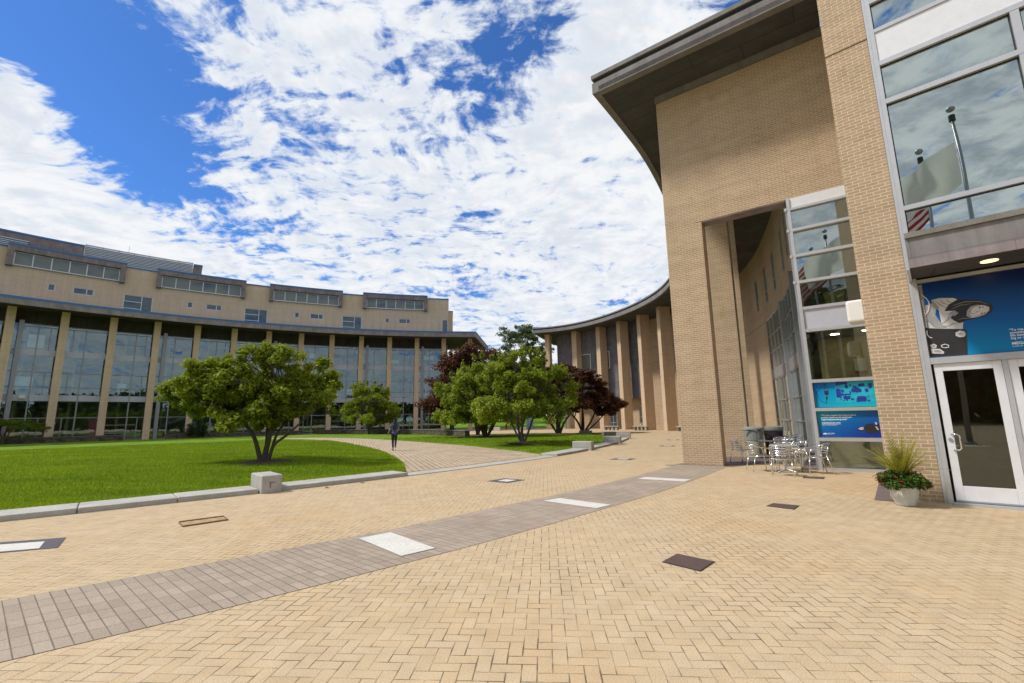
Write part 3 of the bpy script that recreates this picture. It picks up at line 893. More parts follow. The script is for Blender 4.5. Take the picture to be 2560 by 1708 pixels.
def raw_mesh(name, V, k, tint, material, parent=None, kind=None):
    n = len(V) // k; me = bpy.data.meshes.new(name)
    me.vertices.add(len(V)); me.vertices.foreach_set('co', V.astype(np.float32).ravel())
    me.loops.add(n * k); me.loops.foreach_set('vertex_index', np.arange(n * k, dtype=np.int32))
    me.polygons.add(n); me.polygons.foreach_set('loop_start', np.arange(0, n * k, k, dtype=np.int32))
    me.update(calc_edges=True)
    at = me.attributes.new('tint', 'FLOAT_COLOR', 'POINT')
    c = np.ones((len(V), 4), np.float32); c[:, 0] = tint; c[:, 1] = tint; c[:, 2] = tint
    at.data.foreach_set('color', c.ravel())
    me.materials.append(MATS[material])
    o = bpy.data.objects.new(name, me); COL.objects.link(o)
    if parent is not None: o.parent = parent
    if kind: o['kind'] = kind
    return o
V, T = blades()
tag(raw_mesh('grass', V, 3, T, 'leaf_blade'), 'short mown green grass blades covering the lawns', 'grass', kind='stuff')

# ------------------------------------------------------------------ kerbs, blocks, inlaid slabs
def kerb_run(name, label, u0, u1, stone):
    a = KERB.at((u0 + u1) / 2, .4)
    r = thing(name, label, 'kerb', (a[0], a[1], 0), group='granite kerbs round the lawns')
    n = max(1, round((u1 - u0) / stone)); w_ = (u1 - u0) / n
    for i in range(n):
        MB().cbox(KM, u0 + i * w_ + .006, u0 + (i + 1) * w_ - .006, -.05, .105 + random.uniform(-.004, .004), 0, .80, 4).build('kerb_stone', 'granite', r, bevel=.018)
    return r
kerb_run('granite_kerb', 'long pale granite kerb at the left edge, cut by dark joints', KERB.near(-19, .6), kb - .24, 1.5)
kerb_run('granite_kerb', 'granite kerb from the nearest cube block to the corner of the path', kb + .24, k1 - .06, 2.4)
BL = [KERB.near(3.75, 22.75), KERB.near(6.4, 28.0), KERB.near(8.35, 33.5)]
kerb_run('granite_kerb', 'low granite kerb stepping up from the flush strip to a block', k2 + .02, BL[0] - .35, 3.5)
kerb_run('granite_kerb', 'granite kerb between two blocks beside the right lawn', BL[0] + .35, BL[1] - .35, 3.0)
kerb_run('granite_kerb', 'farthest granite kerb ending at a shaded block', BL[1] + .35, BL[2] - .35, 3.0)
def block(u, w_, l_, h_, label, mt='granite', xy=None, rz=None, d0=-.12):
    if xy is None:
        x, y, a = KERB.at(u, d0 + l_ / 2)
    else: x, y, a = xy[0], xy[1], rz
    r = thing('granite_block', label, 'stone block', (x, y, 0), group='granite blocks along the kerb')
    m = MB(); m.box(x, y, -.03, w_, l_, h_ + .03, a); o = m.build('block', mt, r, bevel=.03, seg=3)
    return r, x, y, a
r, x, y, a = block(kb, .44, .95, .40, 'nearest pale granite cube block with a small slot, by the left lawn')
q = plane_map((x + math.sin(a) * .475, y - math.cos(a) * .475), (math.cos(a), math.sin(a)), (math.sin(a), -math.cos(a)))
m = MB(); m.cbox(q, -.06, .06, .225, .245, 0, .012); m.cbox(q, -.05, -.02, .12, .225, 0, .006); m.build('metal_clip', 'granite_dark', r)
block(BL[0], .44, .98, .42, 'pale granite block where the right lawn kerb begins its second stretch')
block(BL[1], .44, 1.0, .42, 'middle pale granite block beside the right lawn')
block(BL[2], .44, 1.0, .42, 'third granite block beyond the right lawn, lit on top')
block(0, .44, 1.0, .42, 'granite block with shade painted into its colour at the back corner of the right lawn', 'granite_dark', (7.5, 36.6), R(100))  # shade put into the colour: darker granite than the lit blocks
block(0, .44, 1.1, .42, 'granite block with shade painted into its colour under the red maples', 'granite_dark', (6.3, 40.6), R(75))  # darker granite carries the shade under the maples
block(0, .5, .8, .45, 'small white stone block far away by the red hydrant', 'white_slab', (-2.15, 60.8), R(80))
block(0, .5, .8, .42, 'small pale stone block far behind the forked trunks', 'granite', (1.3, 60.5), R(80))

def slab(name, label, pts, mt, z=.008, cat='paving slab', group='slabs set in the paving'):
    cxm = sum(p[0] for p in pts) / len(pts); cym = sum(p[1] for p in pts) / len(pts)
    m = MB(); m.prism(pts, -.02, z)
    o = tag(m.build(name, mt), label, cat, group)
    k = 1 + .035 / max(.3, math.dist(pts[0], pts[2]))
    MB().prism([(cxm + (x - cxm) * k, cym + (y - cym) * k) for x, y in pts], -.03, .0052).build('open_joint', 'gasket', o)
    return o
slab('white_slab', 'nearest white granite slab in the grey paver band', [(-2.16, 6.62), (-1.80, 6.93), (-1.01, 6.07), (-1.36, 5.76)], 'white_slab')
slab('white_slab', 'second white granite slab in the grey paver band', [(.55, 9.24), (.90, 9.50), (1.76, 8.70), (1.44, 8.42)], 'white_slab')
slab('white_slab', 'white granite slab in the grey band nearest the brick pier', [(3.17, 12.14), (3.45, 12.45), (4.42, 11.82), (4.15, 11.52)], 'white_slab')
def diamond(label, outer, inner):
    c = (sum(p[0] for p in outer) / 4, sum(p[1] for p in outer) / 4)
    r = thing('paving_inset', label, 'paving slab', (c[0], c[1], 0), group='dark framed white slabs in the paving')
    m = MB(); m.prism(outer, -.02, .006); m.build('dark_border', 'slate', r)
    m = MB(); m.prism(inner, -.02, .010); m.build('white_centre', 'white_slab', r)
diamond('white slab framed in dark slate, cut by the left picture edge', [(-7.62, 6.62), (-6.52, 6.97), (-6.09, 6.41), (-7.15, 6.02)], [(-7.45, 6.50), (-6.60, 6.74), (-6.31, 6.38), (-7.05, 6.12)])
diamond('dark diamond with white centre in the middle of the plaza', [(-.72, 12.22), (-.27, 12.70), (.29, 12.33), (-.17, 11.80)], [(-.44, 12.22), (-.24, 12.47), (.05, 12.30), (-.17, 12.03)])
diamond('dark diamond with white centre in front of the granite blocks', [(3.58, 17.63), (3.97, 18.12), (4.64, 17.80), (4.26, 17.24)], [(3.85, 17.66), (4.02, 17.90), (4.38, 17.74), (4.19, 17.45)])
diamond('dark diamond with white centre left of the brick pier', [(7.66, 24.66), (7.95, 25.2), (8.66, 24.93), (8.33, 24.33)], [(7.95, 24.72), (8.05, 24.98), (8.40, 24.85), (8.26, 24.55)])
diamond('farthest small dark diamond in the plaza', [(10.05, 30.58), (10.3, 31.15), (11.02, 30.92), (10.75, 30.3)], [(10.32, 30.66), (10.42, 30.92), (10.76, 30.82), (10.64, 30.54)])
slab('brown_slab', 'nearest dark brown rectangle in the tan pavers', [(1.63, 5.37), (1.89, 5.65), (2.18, 5.35), (1.91, 5.06)], 'brown_slab')
slab('brown_slab', 'dark brown rectangle in the tan pavers before the planter', [(4.42, 8.36), (4.68, 8.60), (4.97, 8.35), (4.70, 8.05)], 'brown_slab')
slab('brown_slab', 'dark brown rectangle beside the metal chairs', [(7.2, 11.77), (7.41, 12.08), (7.80, 11.88), (7.56, 11.57)], 'brown_slab')
tag(MB().prism([(4.90, 15.22), (5.07, 15.44), (5.32, 15.30), (5.16, 15.10)], -.02, .006).build('drain_grate', 'granite_dark'), 'small dark drain grate left of the brick pier', 'drain')
r = thing('access_cover', 'rusty stained rectangular access cover in the left paving', 'access cover', (-5.15, 7.92, 0))
oc = [(-5.53, 7.86), (-5.05, 8.27), (-4.79, 7.97), (-5.23, 7.53)]
MB().prism(oc, -.02, .004).build('cover_plate', 'cover_tan', r)
m = MB()
for i in range(4):
    a, b = Vector(oc[i]), Vector(oc[(i + 1) % 4]); m.tube([(a.x, a.y, .004), (b.x, b.y, .004)], .012 if i % 2 else .022, 6)
m.build('rusted_frame', 'rust', r)
# mulch rings under trees
def mulch(x, y, rx, ry, z, label):
    m = MB(); n = 28; pts = []
    for k in range(n):
        a = 2 * math.pi * k / n; q = 1 + random.uniform(-.08, .08)
        pts.append((x + rx * q * math.cos(a), y + ry * q * math.sin(a), z + .02))
    m.v = pts + [(x + (p[0] - x) * .55, y + (p[1] - y) * .55, z + .075) for p in pts] + [(x, y, z + .10)]
    for k in range(n):
        k2_ = (k + 1) % n
        m.f += [(k, k2_, n + k2_, n + k), (n + k, n + k2_, 2 * n)]
    o = m.build('mulch', 'mulch', smooth=True); return struct(o)
mulch(-8.75, 16.35, 1.0, 1.15, .205, '')
mulch(-2.2, 37.2, 2.3, 2.0, .14, '')
mulch(.5, 26.9, .9, 1.0, .13, '')
mulch(4.0, 41.3, 1.9, 1.4, .11, '')
mulch(6.6, 44.2, 1.6, 1.2, .01, '')
# ------------------------------------------------------------------ long curved building on the left
KL = R(1) * RG                       # metres per degree along the glass
cols = [-5.80 - 3.43 * k for k in range(15)]
LB = thing('academic_building', 'long curved tan brick and glass building behind the left lawn', 'building', LEFT(-28, 0, 0))
T0, T1 = -58.0, -8.62
for th in cols:
    m = MB(); m.cbox(LEFT, th - .28, th + .28, -.05, 12.9, .82, 2.05); m.build('column', 'brick_far', LB)
    
# glazed front bay by bay
BH = 11.75
edges = [-8.95] + cols[1:] + [-58.0]
GL = -.05
mural = {3: 'pink_mural'}
for b in range(len(edges) - 1):
    r1, r0 = edges[b], edges[b + 1]
    if r1 - r0 < .5: continue
    f = MB(); fw_ = .055 / KL
    # posts
    ms = [r0 + .04, r1 - .04, r0 + (r1 - r0) * (.47 if b % 2 else .55)]
    for q in ms: f.cbox(LEFT, q - fw_, q + fw_, 0, BH, GL - .08, GL + .09)
    sub = [r0 + (r1 - r0) * (.22 if b % 2 else .78)]
    for q in sub:
        for z0_, z1_ in ((.0, 2.4), (4.7, 6.95), (9.2, 11.45)): f.cbox(LEFT, q - fw_ * .7, q + fw_ * .7, z0_, z1_, GL - .05, GL + .06)
    for z_ in (2.40, 6.95, 5.47, 11.45, BH - .06, .06): f.cbox(LEFT, r0, r1, z_ - .04, z_ + .04, GL - .07, GL + .08, 3)
    if b % 3 == 1:
        for z_ in (1.6, .75, 10.3): f.cbox(LEFT, r0 + .1, sub[0], z_ - .03, z_ + .03, GL - .05, GL + .06, 2)
    fo = f.build('glazed_front', 'grey_metal', LB)
    p = MB(); ns = 3
    for i in range(ns):
        a, c = r0 + (r1 - r0) * i / ns, r0 + (r1 - r0) * (i + 1) / ns
        for z0_, z1_ in ((.02, 4.08), (4.68, 8.58), (9.18, BH)):
            p.quad(LEFT(a, z0_, GL), LEFT(c, z0_, GL), LEFT(c, z1_, GL), LEFT(a, z1_, GL))
    p.build('pane', 'curtain_glass', fo, fix=False)
    for z0_, z1_ in ((4.08, 4.68), (8.58, 9.18)): MB().cbox(LEFT, r0, r1, z0_, z1_, -.35, .0, 3).build('spandrel_panel', 'spandrel', fo)
# deep blue-grey projecting fin every third bay
for th in (cols[4] + .75, cols[7] + .75, cols[10] + .75, cols[13] + .75, cols[2] + .75):
    m = MB(); m.cbox(LEFT, th - .16, th + .16, 0, 11.9, .05, .75); m.build('vertical_fin', 'grey_metal', LB)

# inside: floors, ceilings, rear wall, bright and coloured things that show through the glass
for z0_, z1_ in ((-.04, .015), (4.15, 4.6), (8.65, 9.1), (12.0, 12.3)): MB().cbox(LEFT, T0, -8.7, z0_, z1_, -9.0, -.4, 40).build('interior_floor', 'interior_ceiling', LB)
m = MB(); m.cbox(LEFT, T0, -8.75, .02, 12.3, -9.4, -9.0, 40); m.build('interior_wall', 'interior_tan', LB)
for th in np.arange(T0 + 2, -9, 3.43): MB().cbox(LEFT, th - .1, th + .1, .02, 12.0, -9.0, -4.2).build('interior_partition', 'interior_wall', LB)
m = MB()
rnd = random.Random(5)
for th, z_, w_, h_ in [(-48.55, 9.45, .75, 1.3), (-46.75, 9.3, .5, 1.3), (-49.0, 5.3, .9, 1.2), (-46.9, 5.2, .5, 1.3), (-42.3, 5.2, .5, .9), (-23.9, 7.6, .9, .35), (-20.4, 5.3, 1.0, .6), (-36.2, 1.0, .4, .9), (-11.4, 10.2, 1.2, .5), (-25.0, 10.0, .5, .7), (-31.2, 5.4, .6, 1.1), (-15.5, 9.6, .8, .5)]:
    MB().cbox(LEFT, th - w_ * .7, th + w_ * .7, z_, z_ + h_, -.8, -.7).build('interior_board', 'white_board', LB)
m = MB()
for k in range(46):
    th = rnd.uniform(-55, -9.5); fl = rnd.choice((.02, 4.62, 9.12)); d_ = rnd.uniform(-3.5, -1.2); w_ = rnd.uniform(.3, .9)
    h_ = rnd.uniform(.7, 1.2)
    m.cbox(LEFT, th - w_, th + w_, fl + h_ - .06, fl + h_, d_ - .5, d_)
    for q in (-w_ * .9, w_ * .8): m.cbox(LEFT, th + q, th + q + .06, fl, fl + h_ - .06, d_ - .45, d_ - .05)
m.build('interior_furniture', 'interior_dark', LB)
m = MB()
for k in range(4):
    for q in (.1, .75, 1.4): m.cbox(LEFT, -24.6 + k * .72, -24.6 + k * .72 + .6, q, q + .5, -1.9, -1.2)
m.build('interior_shelf', 'furniture', LB)
for th, mt in ((-43.95, 'pink_mural'), (-49.35, 'orange_mural')):
    m = MB(); m.cbox(LEFT, th - .38, th + .38, .05, 2.3, -.22, -.14); m.build('painted_panel', mt, LB)
m = MB()
for k in range(14): m.cbox(LEFT, -41.0 + k * .33, -41.0 + (k + 1) * .33, .2 + k * .17, .55 + k * .17, -3.0, -1.4)
m.build('interior_staircase', 'interior_ceiling', LB)
# glazed end return and end wall
m = MB(); m.cbox(LEFT, -8.98, -8.9, 0, 12, -9.4, .0); m.build('end_glazing', 'arcade_glass', LB)

# eave roof with its blue edge
ET = -5.22
m = MB(); m.cbox(LEFT, T0, ET, 12.92, 13.3, -9.0, RG - 59.72, 60)
wedge = [LEFT(ET, 0, RG - 59.72)[:2], LEFT(ET, 0, -9.0)[:2], LEFT(-3.55, 0, -9.0)[:2]]
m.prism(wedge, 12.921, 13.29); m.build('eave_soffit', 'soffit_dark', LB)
ES = plane_map(wedge[0], tuple(np.array(wedge[2]) - wedge[0]), (.99, -.12))
m = MB(); m.cbox(LEFT, T0, ET - .0, 12.74, 13.30, RG - 59.72, RG - 59.50, 60)
m.cbox(ES, -.017, 1.0, 12.74, 13.30, .002, .22); m.build('eave_fascia', 'fascia_purple', LB)
m = MB(); m.cbox(LEFT, T0, ET, 13.302, 13.50, -9.05, RG - 59.47, 60); m.prism([LEFT(ET + .0005, 0, RG - 59.47)[:2], LEFT(ET + .0005, 0, -9.05)[:2], ES(1.0, 0, .24)[:2], ES(-.02, 0, .24)[:2]], 13.302, 13.5); m.build('eave_trim', 'blue_trim', LB)
# beam over the glass
m = MB(); m.cbox(LEFT, T0, -8.9, BH + .003, 12.915, -.5, .12, 60); m.build('head_beam', 'soffit_dark', LB)

# upper storey
holes = []; WIN = []
for b0 in (-51.2, -40.60, -30.05, -19.50):
    b1 = b0 + 8.08
    WIN += [('sq', b0 + 2.80, b0 + 3.30, 15.34, 16.05), ('wide', b0 + 4.50, b0 + 5.95, 15.34, 16.05), ('big', b0 + 8.18, b0 + 10.48, 13.72, 16.04)]
WIN = [w_ for w_ in WIN if w_[2] < -9.6] + [('big', -53.6, -51.4, 13.72, 16.04)]
WIN.append(('end', -9.47, -8.70, 13.6, 16.05))
holes = [w_[1:] for w_ in WIN]
m = MB(); holed_wall(m, LEFT, T0, T1, 13.45, 19.1, holes, .16, .9)
m.quad(LEFT(T1, 13.45, 0), LEFT(T1, 19.1, 0), LEFT(T1, 19.1, -9), LEFT(T1, 13.45, -9))
m.build('upper_wall', 'brick_far', LB, fix=False)
for kind, a, b, c, d in WIN:
    ms = (); ts = ()
    if kind == 'wide': ms = (a + .95,)
    if kind == 'big': ms = (a + 1.43,); ts = ((15.28, a, a + 1.43), (14.5, a, a + 1.43))
    window(LEFT, a, b, c, d, LB, ms, ts, fw=.075, d=-.10, n=2, k=KL, pane='window_glass')
m = MB(); m.cbox(LEFT, T0, T1 + .01, 19.1, 19.25, -1.0, .07, 50); m.build('parapet_trim', 'blue_trim', LB)
m = MB(); m.cbox(LEFT, T0, T1 - .02, 18.6, 18.9, -12, -.3, 40); m.build('roof', 'roofing', LB)
for b0 in (-51.2, -40.60, -30.05, -19.50):
    b1 = b0 + 8.10; w_ = .42
    m = MB()
    m.cbox(LEFT, b0, b1, 18.74, 19.30, .075, .62, 10)
    m.cbox(LEFT, b0, b0 + w_, 17.2, 18.74, .004, .62); m.cbox(LEFT, b1 - w_, b1, 17.2, 18.74, .004, .62)
    fr = m.build('bay_frame', 'brown_panel', LB)
    m = MB(); m.cbox(LEFT, b0 - .02, b1 + .02, 19.302, 19.47, -.6, .66, 10); m.build('bay_trim', 'blue_trim', fr)
    a, c = b0 + w_ + .01, b1 - w_ - .01
    window(LEFT, a, c, 17.36, 18.73, LB, [a + (c - a) * i / 6 for i in range(1, 6)], (), fw=.09, d=.18, n=6, k=KL, pane='bay_glass')
# brick slab behind the right end, penthouse and louvres
m = MB(); m.cbox(LEFT, T1 + .01, -8.05, 13.51, 17.5, -6.0, -1.0); m.build('end_slab', 'brick_far', LB)
m = MB(); m.cbox(LEFT, T1 + .01, -8.02, 17.502, 17.62, -6.0, -.95); m.build('end_slab_trim', 'blue_trim', LB)
m = MB(); m.cbox(LEFT, T0, -46.16, 18.95, 22.42, -11, -6.2, 14); m.build('penthouse', 'brown_panel', LB)
m = MB(); m.cbox(LEFT, -37.45, -36.66, 18.95, 22.42, -11, -6.2); m.build('penthouse', 'brown_panel', LB)
m = MB(); m.cbox(LEFT, T0, -46.16, 22.425, 22.62, -11, -6.15, 14); m.build('penthouse_trim', 'blue_trim', LB); m = MB(); m.cbox(LEFT, -37.45, -36.63, 22.425, 22.62, -11, -6.15); m.build('penthouse_trim', 'blue_trim', LB)
m = MB(); z_ = 19.2
while z_ < 22.75:
    m.cbox(LEFT, -46.12, -37.5, z_, z_ + .10, -6.3, -6.1, 12); z_ += .19
for th in np.arange(-46.1, -37, 1.22): m.cbox(LEFT, th - .04, th + .04, 19.0, 22.8, -6.5, -6.32)
m.build('louvre_screen', 'louver', LB)
m = MB(); m.cbox(LEFT, -46.12, -37.5, 19.0, 22.72, -7.2, -7.0, 12); m.build('screen_backing', 'brown_panel', LB)
m = MB(); z_ = 19.3
while z_ < 21.6: m.cbox(LEFT, T0, -49.9, z_, z_ + .10, -6.0, -5.85, 8); z_ += .19
m.cbox(LEFT, T0, -49.85, 21.6, 21.7, -6.1, -5.8, 8); m.build('lower_louvre', 'louver', LB)
m = MB(); m.tube([LEFT(-42.9, 22.6, -6.8), LEFT(-42.9, 23.7, -6.8)], .02, 5); m.build('mast', 'grey_metal', LB)
# small white light box on the spandrel
m = MB(); m.cbox(LEFT, -49.12, -48.68, 4.28, 4.62, .06, .35); tag(m.build('wall_light', 'white_plastic', bevel=.03), 'small white light box on the far left glass front above the low tree', 'wall light')

# low stone walls in front
def stone_wall(label, M, u0, u1, h, n, th=.45):
    r = thing('stone_wall', label, 'stone wall', M((u0 + u1) / 2, 0, 0), group='low dry stone walls before the left building')
    MB().cbox(M, u0, u1, -.05, h, -th, 0, n).build('masonry', 'stone_wall', r)
    MB().cbox(M, u0 - .001, u1 + .001, h + .001, h + .07, -th - .03, .04, n).build('coping', 'stone_cap', r)
WL = lambda th, z, d: LEFT(th, z, d + 4.2)
stone_wall('low dark stone wall at the left edge behind the lace leaf tree', WL, -60, -41.85, .55, 14)
stone_wall('low dark stone wall behind the round shrub and large tree', WL, -38.6, -25.6, .50, 12)
SR = Curve(STONE_R)
stone_wall('low pale stone wall to the right, ending beside the multi stem tree', lambda u, z, d: SR.map()(u, z, -d), 0, SR.L, .52, 14)
# dark rounded litter bin by the right end of the building
r = thing('litter_bin', 'dark litter bin at the right end of the curved left building', 'bin', LEFT(-8.1, 0, 1.2))
c = LEFT(-8.1, 0, 1.2)
MB().lathe([(.30, 0), (.33, .05), (.33, .95)], 16, c).build('bin_body', 'gasket', r)
MB().lathe([(.35, .95), (.35, 1.02), (.28, 1.08), (.12, 1.12)], 16, c).build('lid', 'grey_metal', r)
# ------------------------------------------------------------------ curved building on the right
RB = thing('campus_building', 'tall tan brick building on the right with curved roof and arcade', 'building', (9.7, 13.4, 0))
PD = 5.70                                             # far edge of the strip of glass beside the pilaster
m = MB(); m.cbox(GAT, 0, 1.225, -.05, 8.15, -.5, 0); m.build('pier', 'brick', RB, bevel=.006)
m = MB(); m.cbox(GAT, 0, PD, 8.152, 13.42, -.5, 0); m.build('gable_wall', 'brick', RB, bevel=.006)
m = MB(); m.cbox(GAT, -.01, PD, 13.16, 13.415, .002, .10); m.build('cornice', 'fascia', RB)
m = MB(); m.cbox(GAT, 1.0, 1.23, 8.151, 8.166, -.01, .004); m.build('lintel_angle', 'rust', RB)
m = MB(); m.cbox(GAT, 1.23, 3.70, 8.115, 8.149, -.48, -.01); m.build('lintel_soffit', 'brown_panel', RB)

# strip of glass between the passage and the brick pilaster
S0 = 3.735
fr = MB()
fr.cbox(GAT, S0, S0 + .085, 0, 8.149, -.20, .07)
for z_, h_, p_ in [(.04, .09, .05), (.86, .09, .08), (1.69, .09, .08), (2.50, .09, .08), (3.99, .09, .06), (4.66, .09, .06), (5.47, .085, .09), (6.29, .085, .09), (7.11, .085, .09), (7.80, .07, .06)]:
    fr.cbox(GAT, S0 + .086, PD, z_ - h_ / 2, z_ + h_ / 2, -.12, p_)
for z_ in (5.47, 6.29, 7.11, 7.80): fr.cbox(GAT, S0 - .07, S0 - .002, z_ - .045, z_ + .045, -.02, .09)
fo = fr.build('glass_strip_frame', 'aluminium', RB)
for z0, z1 in [(.085, .815), (.905, 1.645), (1.735, 2.455), (2.545, 3.945), (4.705, 5.43), (5.51, 6.25), (6.33, 7.07), (7.15, 7.765)]:
    MB().quad(GAT(S0 + .08, z0, -.03), GAT(PD, z0, -.03), GAT(PD, z1, -.03), GAT(S0 + .08, z1, -.03)).build('pane', 'upper_glass' if z0 > 5.4 else 'strip_glass', fo, fix=False)
m = MB(); m.cbox(GAT, S0 + .086, PD, 4.036, 4.613, -.12, .02); m.build('spandrel_panel', 'spandrel', fo)
m = MB(); m.cbox(GAT, S0 + .086, PD, 7.836, 8.149, -.12, .03); m.build('white_panel', 'white_metal', fo)

# arcade columns following the roof edge
u = 4.6; k = 0
CU = []
for tx, ty in [(5.18, 64.8), (8.37, 62.5), (11.1, 59.57), (13.43, 56.43), (15.27, 53.0), (16.55, 48.95)]:
    CU.append(EDGE.near(tx, ty))
u = CU[-1]
while u - 4.35 > 3: u -= 4.35; CU.append(u)
CU = [q for q in CU if q > 6.5]
CU = [q for q in CU if q > 9] + [EDGE.near(6.08, 19.4)]
for q in CU:
    m = MB(); m.cbox(ROOF, q - .31, q + .31, -.05, 13.419, -3.25, -1.95); m.build('column', 'brick' if q < 30 else 'brick_far', RB)

# roof: soffit slab and stepped fascia
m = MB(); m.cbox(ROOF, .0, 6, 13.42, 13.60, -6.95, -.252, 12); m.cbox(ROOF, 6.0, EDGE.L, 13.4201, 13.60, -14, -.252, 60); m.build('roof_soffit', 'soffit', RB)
tx, ty, ta = EDGE.at(0)
tv = (math.cos(ta), math.sin(ta))
FRT = plane_map((tx, ty), (tv[1], -tv[0]), (-tv[0], -tv[1]))
for nm, mt, prof in [('roof_fascia', 'fascia', [(13.38, 13.80, .0)]), ('fascia_recess', 'dark_metal', [(13.802, 13.975, -.07)]), ('roof_coping', 'fascia', [(13.977, 14.13, .02)])]:
    m = MB()
    for z0, z1, o in prof:
        m.cbox(ROOF, -o if o < 0 else -o, EDGE.L, z0, z1, -.25, o, 90)
        m.cbox(FRT, .252, 6.9, z0, z1, -.25, o)
        m.cbox(ROOF, EDGE.L + .001, EDGE.L + .25, z0, z1, -12, o)
    m.build(nm, mt, RB)
m = MB(); m.cbox(ROOF, .3, 6, 13.82, 13.97, -6.9, -.3, 12); m.cbox(ROOF, 6.0, EDGE.L, 13.82, 13.97, -14, -.3, 60); m.build('roof', 'roofing', RB)

# curved wall behind the arcade
UG = INNER.near(17.8, 31.2)
UZ = INNER.near(16.8, 56.8)
slits = [INNER.near(*q) for q in [(13.5, 21.2), (14.65, 23.55), (16.27, 27.1), (17.43, 30.1), (18.5, 33.35), (19.80, 38.9)]]
SL = [(q - .32, q + .32, 9.1, 11.5) for q in slits] + [(INNER.near(20.2, 44.5) - .22, INNER.near(20.2, 44.5) + .22, 9.1, 11.5)]
uw = INNER.near(19.5, 50.2)
FARW = [(uw - .55, uw + .55, .6, 3.1)]
ud = INNER.near(16.15, 57.6); FARW.append((ud - .55, ud + .55, .7, 2.95))
ue = INNER.near(13.3, 61.4); FARW.append((ue - .6, ue + .6, .02, 2.6)); FARW.append((ue - 2.4, ue - 2.1, .02, 2.6))
DW = INNER.near(19.78, 38.2); FARW.append((DW - .5, DW + .5, .02, 2.75))
m = MB(); holed_wall(m, WALL, 0, INNER.L, 8.0, 13.419, SL, .06, 1.2)
holed_wall(m, WALL, UG, INNER.L, -.05, 8.0, FARW, .15, 1.2)
m.build('curved_wall', 'brick', RB, fix=False)
m = MB(); m.cbox(WALL, UG, INNER.L, 7.985, 8.0, .002, .006, 30); m.build('control_joint', 'dark_metal', RB)
for a, b, c, d in SL: window(WALL, a, b, c, d, RB, (), ((c + .75, a, b),), fw=.08, d=-.03, frame='grey_metal')
for a, b, c, d in FARW: window(WALL, a, b, c, d, RB, ((a + b) / 2,) if b - a > 1 else (), ((c + .75, a, b),), fw=.06, d=-.08)
# end wall of the far end, zinc box with its windows
e0 = INNER.at(INNER.L, 0); e1 = INNER.at(INNER.L, -9)
m = MB(); m.cbox(WALL, UZ, INNER.L + .6, 3.8, 13.418, .002, 1.05, 16); m.build('zinc_box', 'zinc', RB)
m = MB(); m.cbox(WALL, INNER.L + .01, INNER.L + .3, 0, 13.418, -10, -.001); m.build('end_wall', 'brown_panel', RB)
ZB = lambda u_, z, d: WALL(u_, z, d + 1.06)
for q in ((13.3, 61.3), (10.9, 63.7)):
    c = INNER.near(*q) + .15; window(ZB, c - .95, c + .95, 7.9, 10.2, RB, (), (), fw=.07, d=.05, pane='bay_glass', frame='white_metal')
m = MB(); m.cbox(WALL, UZ - .30, UZ - .002, 3.8, 13.418, .001, 1.0); m.build('dark_end_strip', 'dark_metal', RB)  # solid dark strip covering the end face of the zinc box

# curved glazing under it
f = MB(); posts = np.linspace(.12, UG - .05, 17)
for i, q in enumerate(posts):
    big = i in (6, 11)
    w_ = .15 if big else .035
    f.cbox(WALL, q - w_, q + w_, 0, 7.95 if not big else 7.9, -.08, .22 if big else .06)
for z_ in (.05, 1.2, 2.45, 3.86, 4.54, 5.65, 6.75, 7.9):
    f.cbox(WALL, .1, UG, z_ - .035, z_ + .035, -.06, .05, 24)
fo = f.build('curved_glazing', 'grey_metal', RB)
g = MB(); n = 24
for i in range(n):
    a, b = .1 + (UG - .1) * i / n, .1 + (UG - .1) * (i + 1) / n
    for z0, z1 in ((.02, 3.86), (4.54, 7.9)): g.quad(WALL(a, z0, 0), WALL(b, z0, 0), WALL(b, z1, 0), WALL(a, z1, 0))
g.build('pane', 'arcade_glass', fo, fix=False)
m = MB(); m.cbox(WALL, .1, UG, 3.9, 4.5, -.1, .07, 24); m.build('spandrel_panel', 'grey_metal', fo)

# rooms behind the glass
room = [GAT(3.85, 0, -.25)[:2]] + [WALL(q, 0, -.3)[:2] for q in np.linspace(.6, UG, 14)] + [WALL(UG, 0, -7)[:2], (17.5, 16.5), GAT(5.68, 0, -.25)[:2]]
for z0, z1 in ((4.05, 4.5), (7.85, 8.1), (.003, .012)): MB().prism(room, z0, z1).build('interior_floor', 'interior_ceiling', RB)
m = MB()
bw = [WALL(UG, 0, -.3)[:2], WALL(UG, 0, -7)[:2], (17.5, 16.5), GAT(5.70, 0, -.3)[:2]]
for a, b in zip(bw[:-1], bw[1:]): m.quad((*a, .0), (*b, .0), (*b, 8.0), (*a, 8.0))
m.build('interior_wall', 'interior_wall', RB, fix=False)
m = MB(); m.cbox(GAT, 4.88, 5.66, 4.52, 7.84, -.75, -.6); m.build('reflection_slab', 'interior_tan', RB)  # added tan slab imitating the pilaster wall's reflection in the upper panes
m = MB(); m.cbox(GAT, 4.0, 5.69, .013, 4.04, -2.75, -2.6); m.build('interior_partition', 'interior_wall', RB)
m = MB(); m.cbox(GAT, 4.9, 5.2, 2.9, 3.3, -2.595, -2.5); m.build('wall_heater', 'white_plastic', RB)
for s_, d_, z_ in ((4.5, -1.7, 4.035), (5.3, -1.5, 4.035)):
    q_ = GAT(s_, z_, d_); m = MB(); m.lathe([(.12, 0), (.12, .012)], 16, q_); tag(m.build('ceiling_light', 'room_lamp'), 'lit ceiling lamp inside the cafe behind the strip window', 'ceiling light', 'lamps inside the cafe')

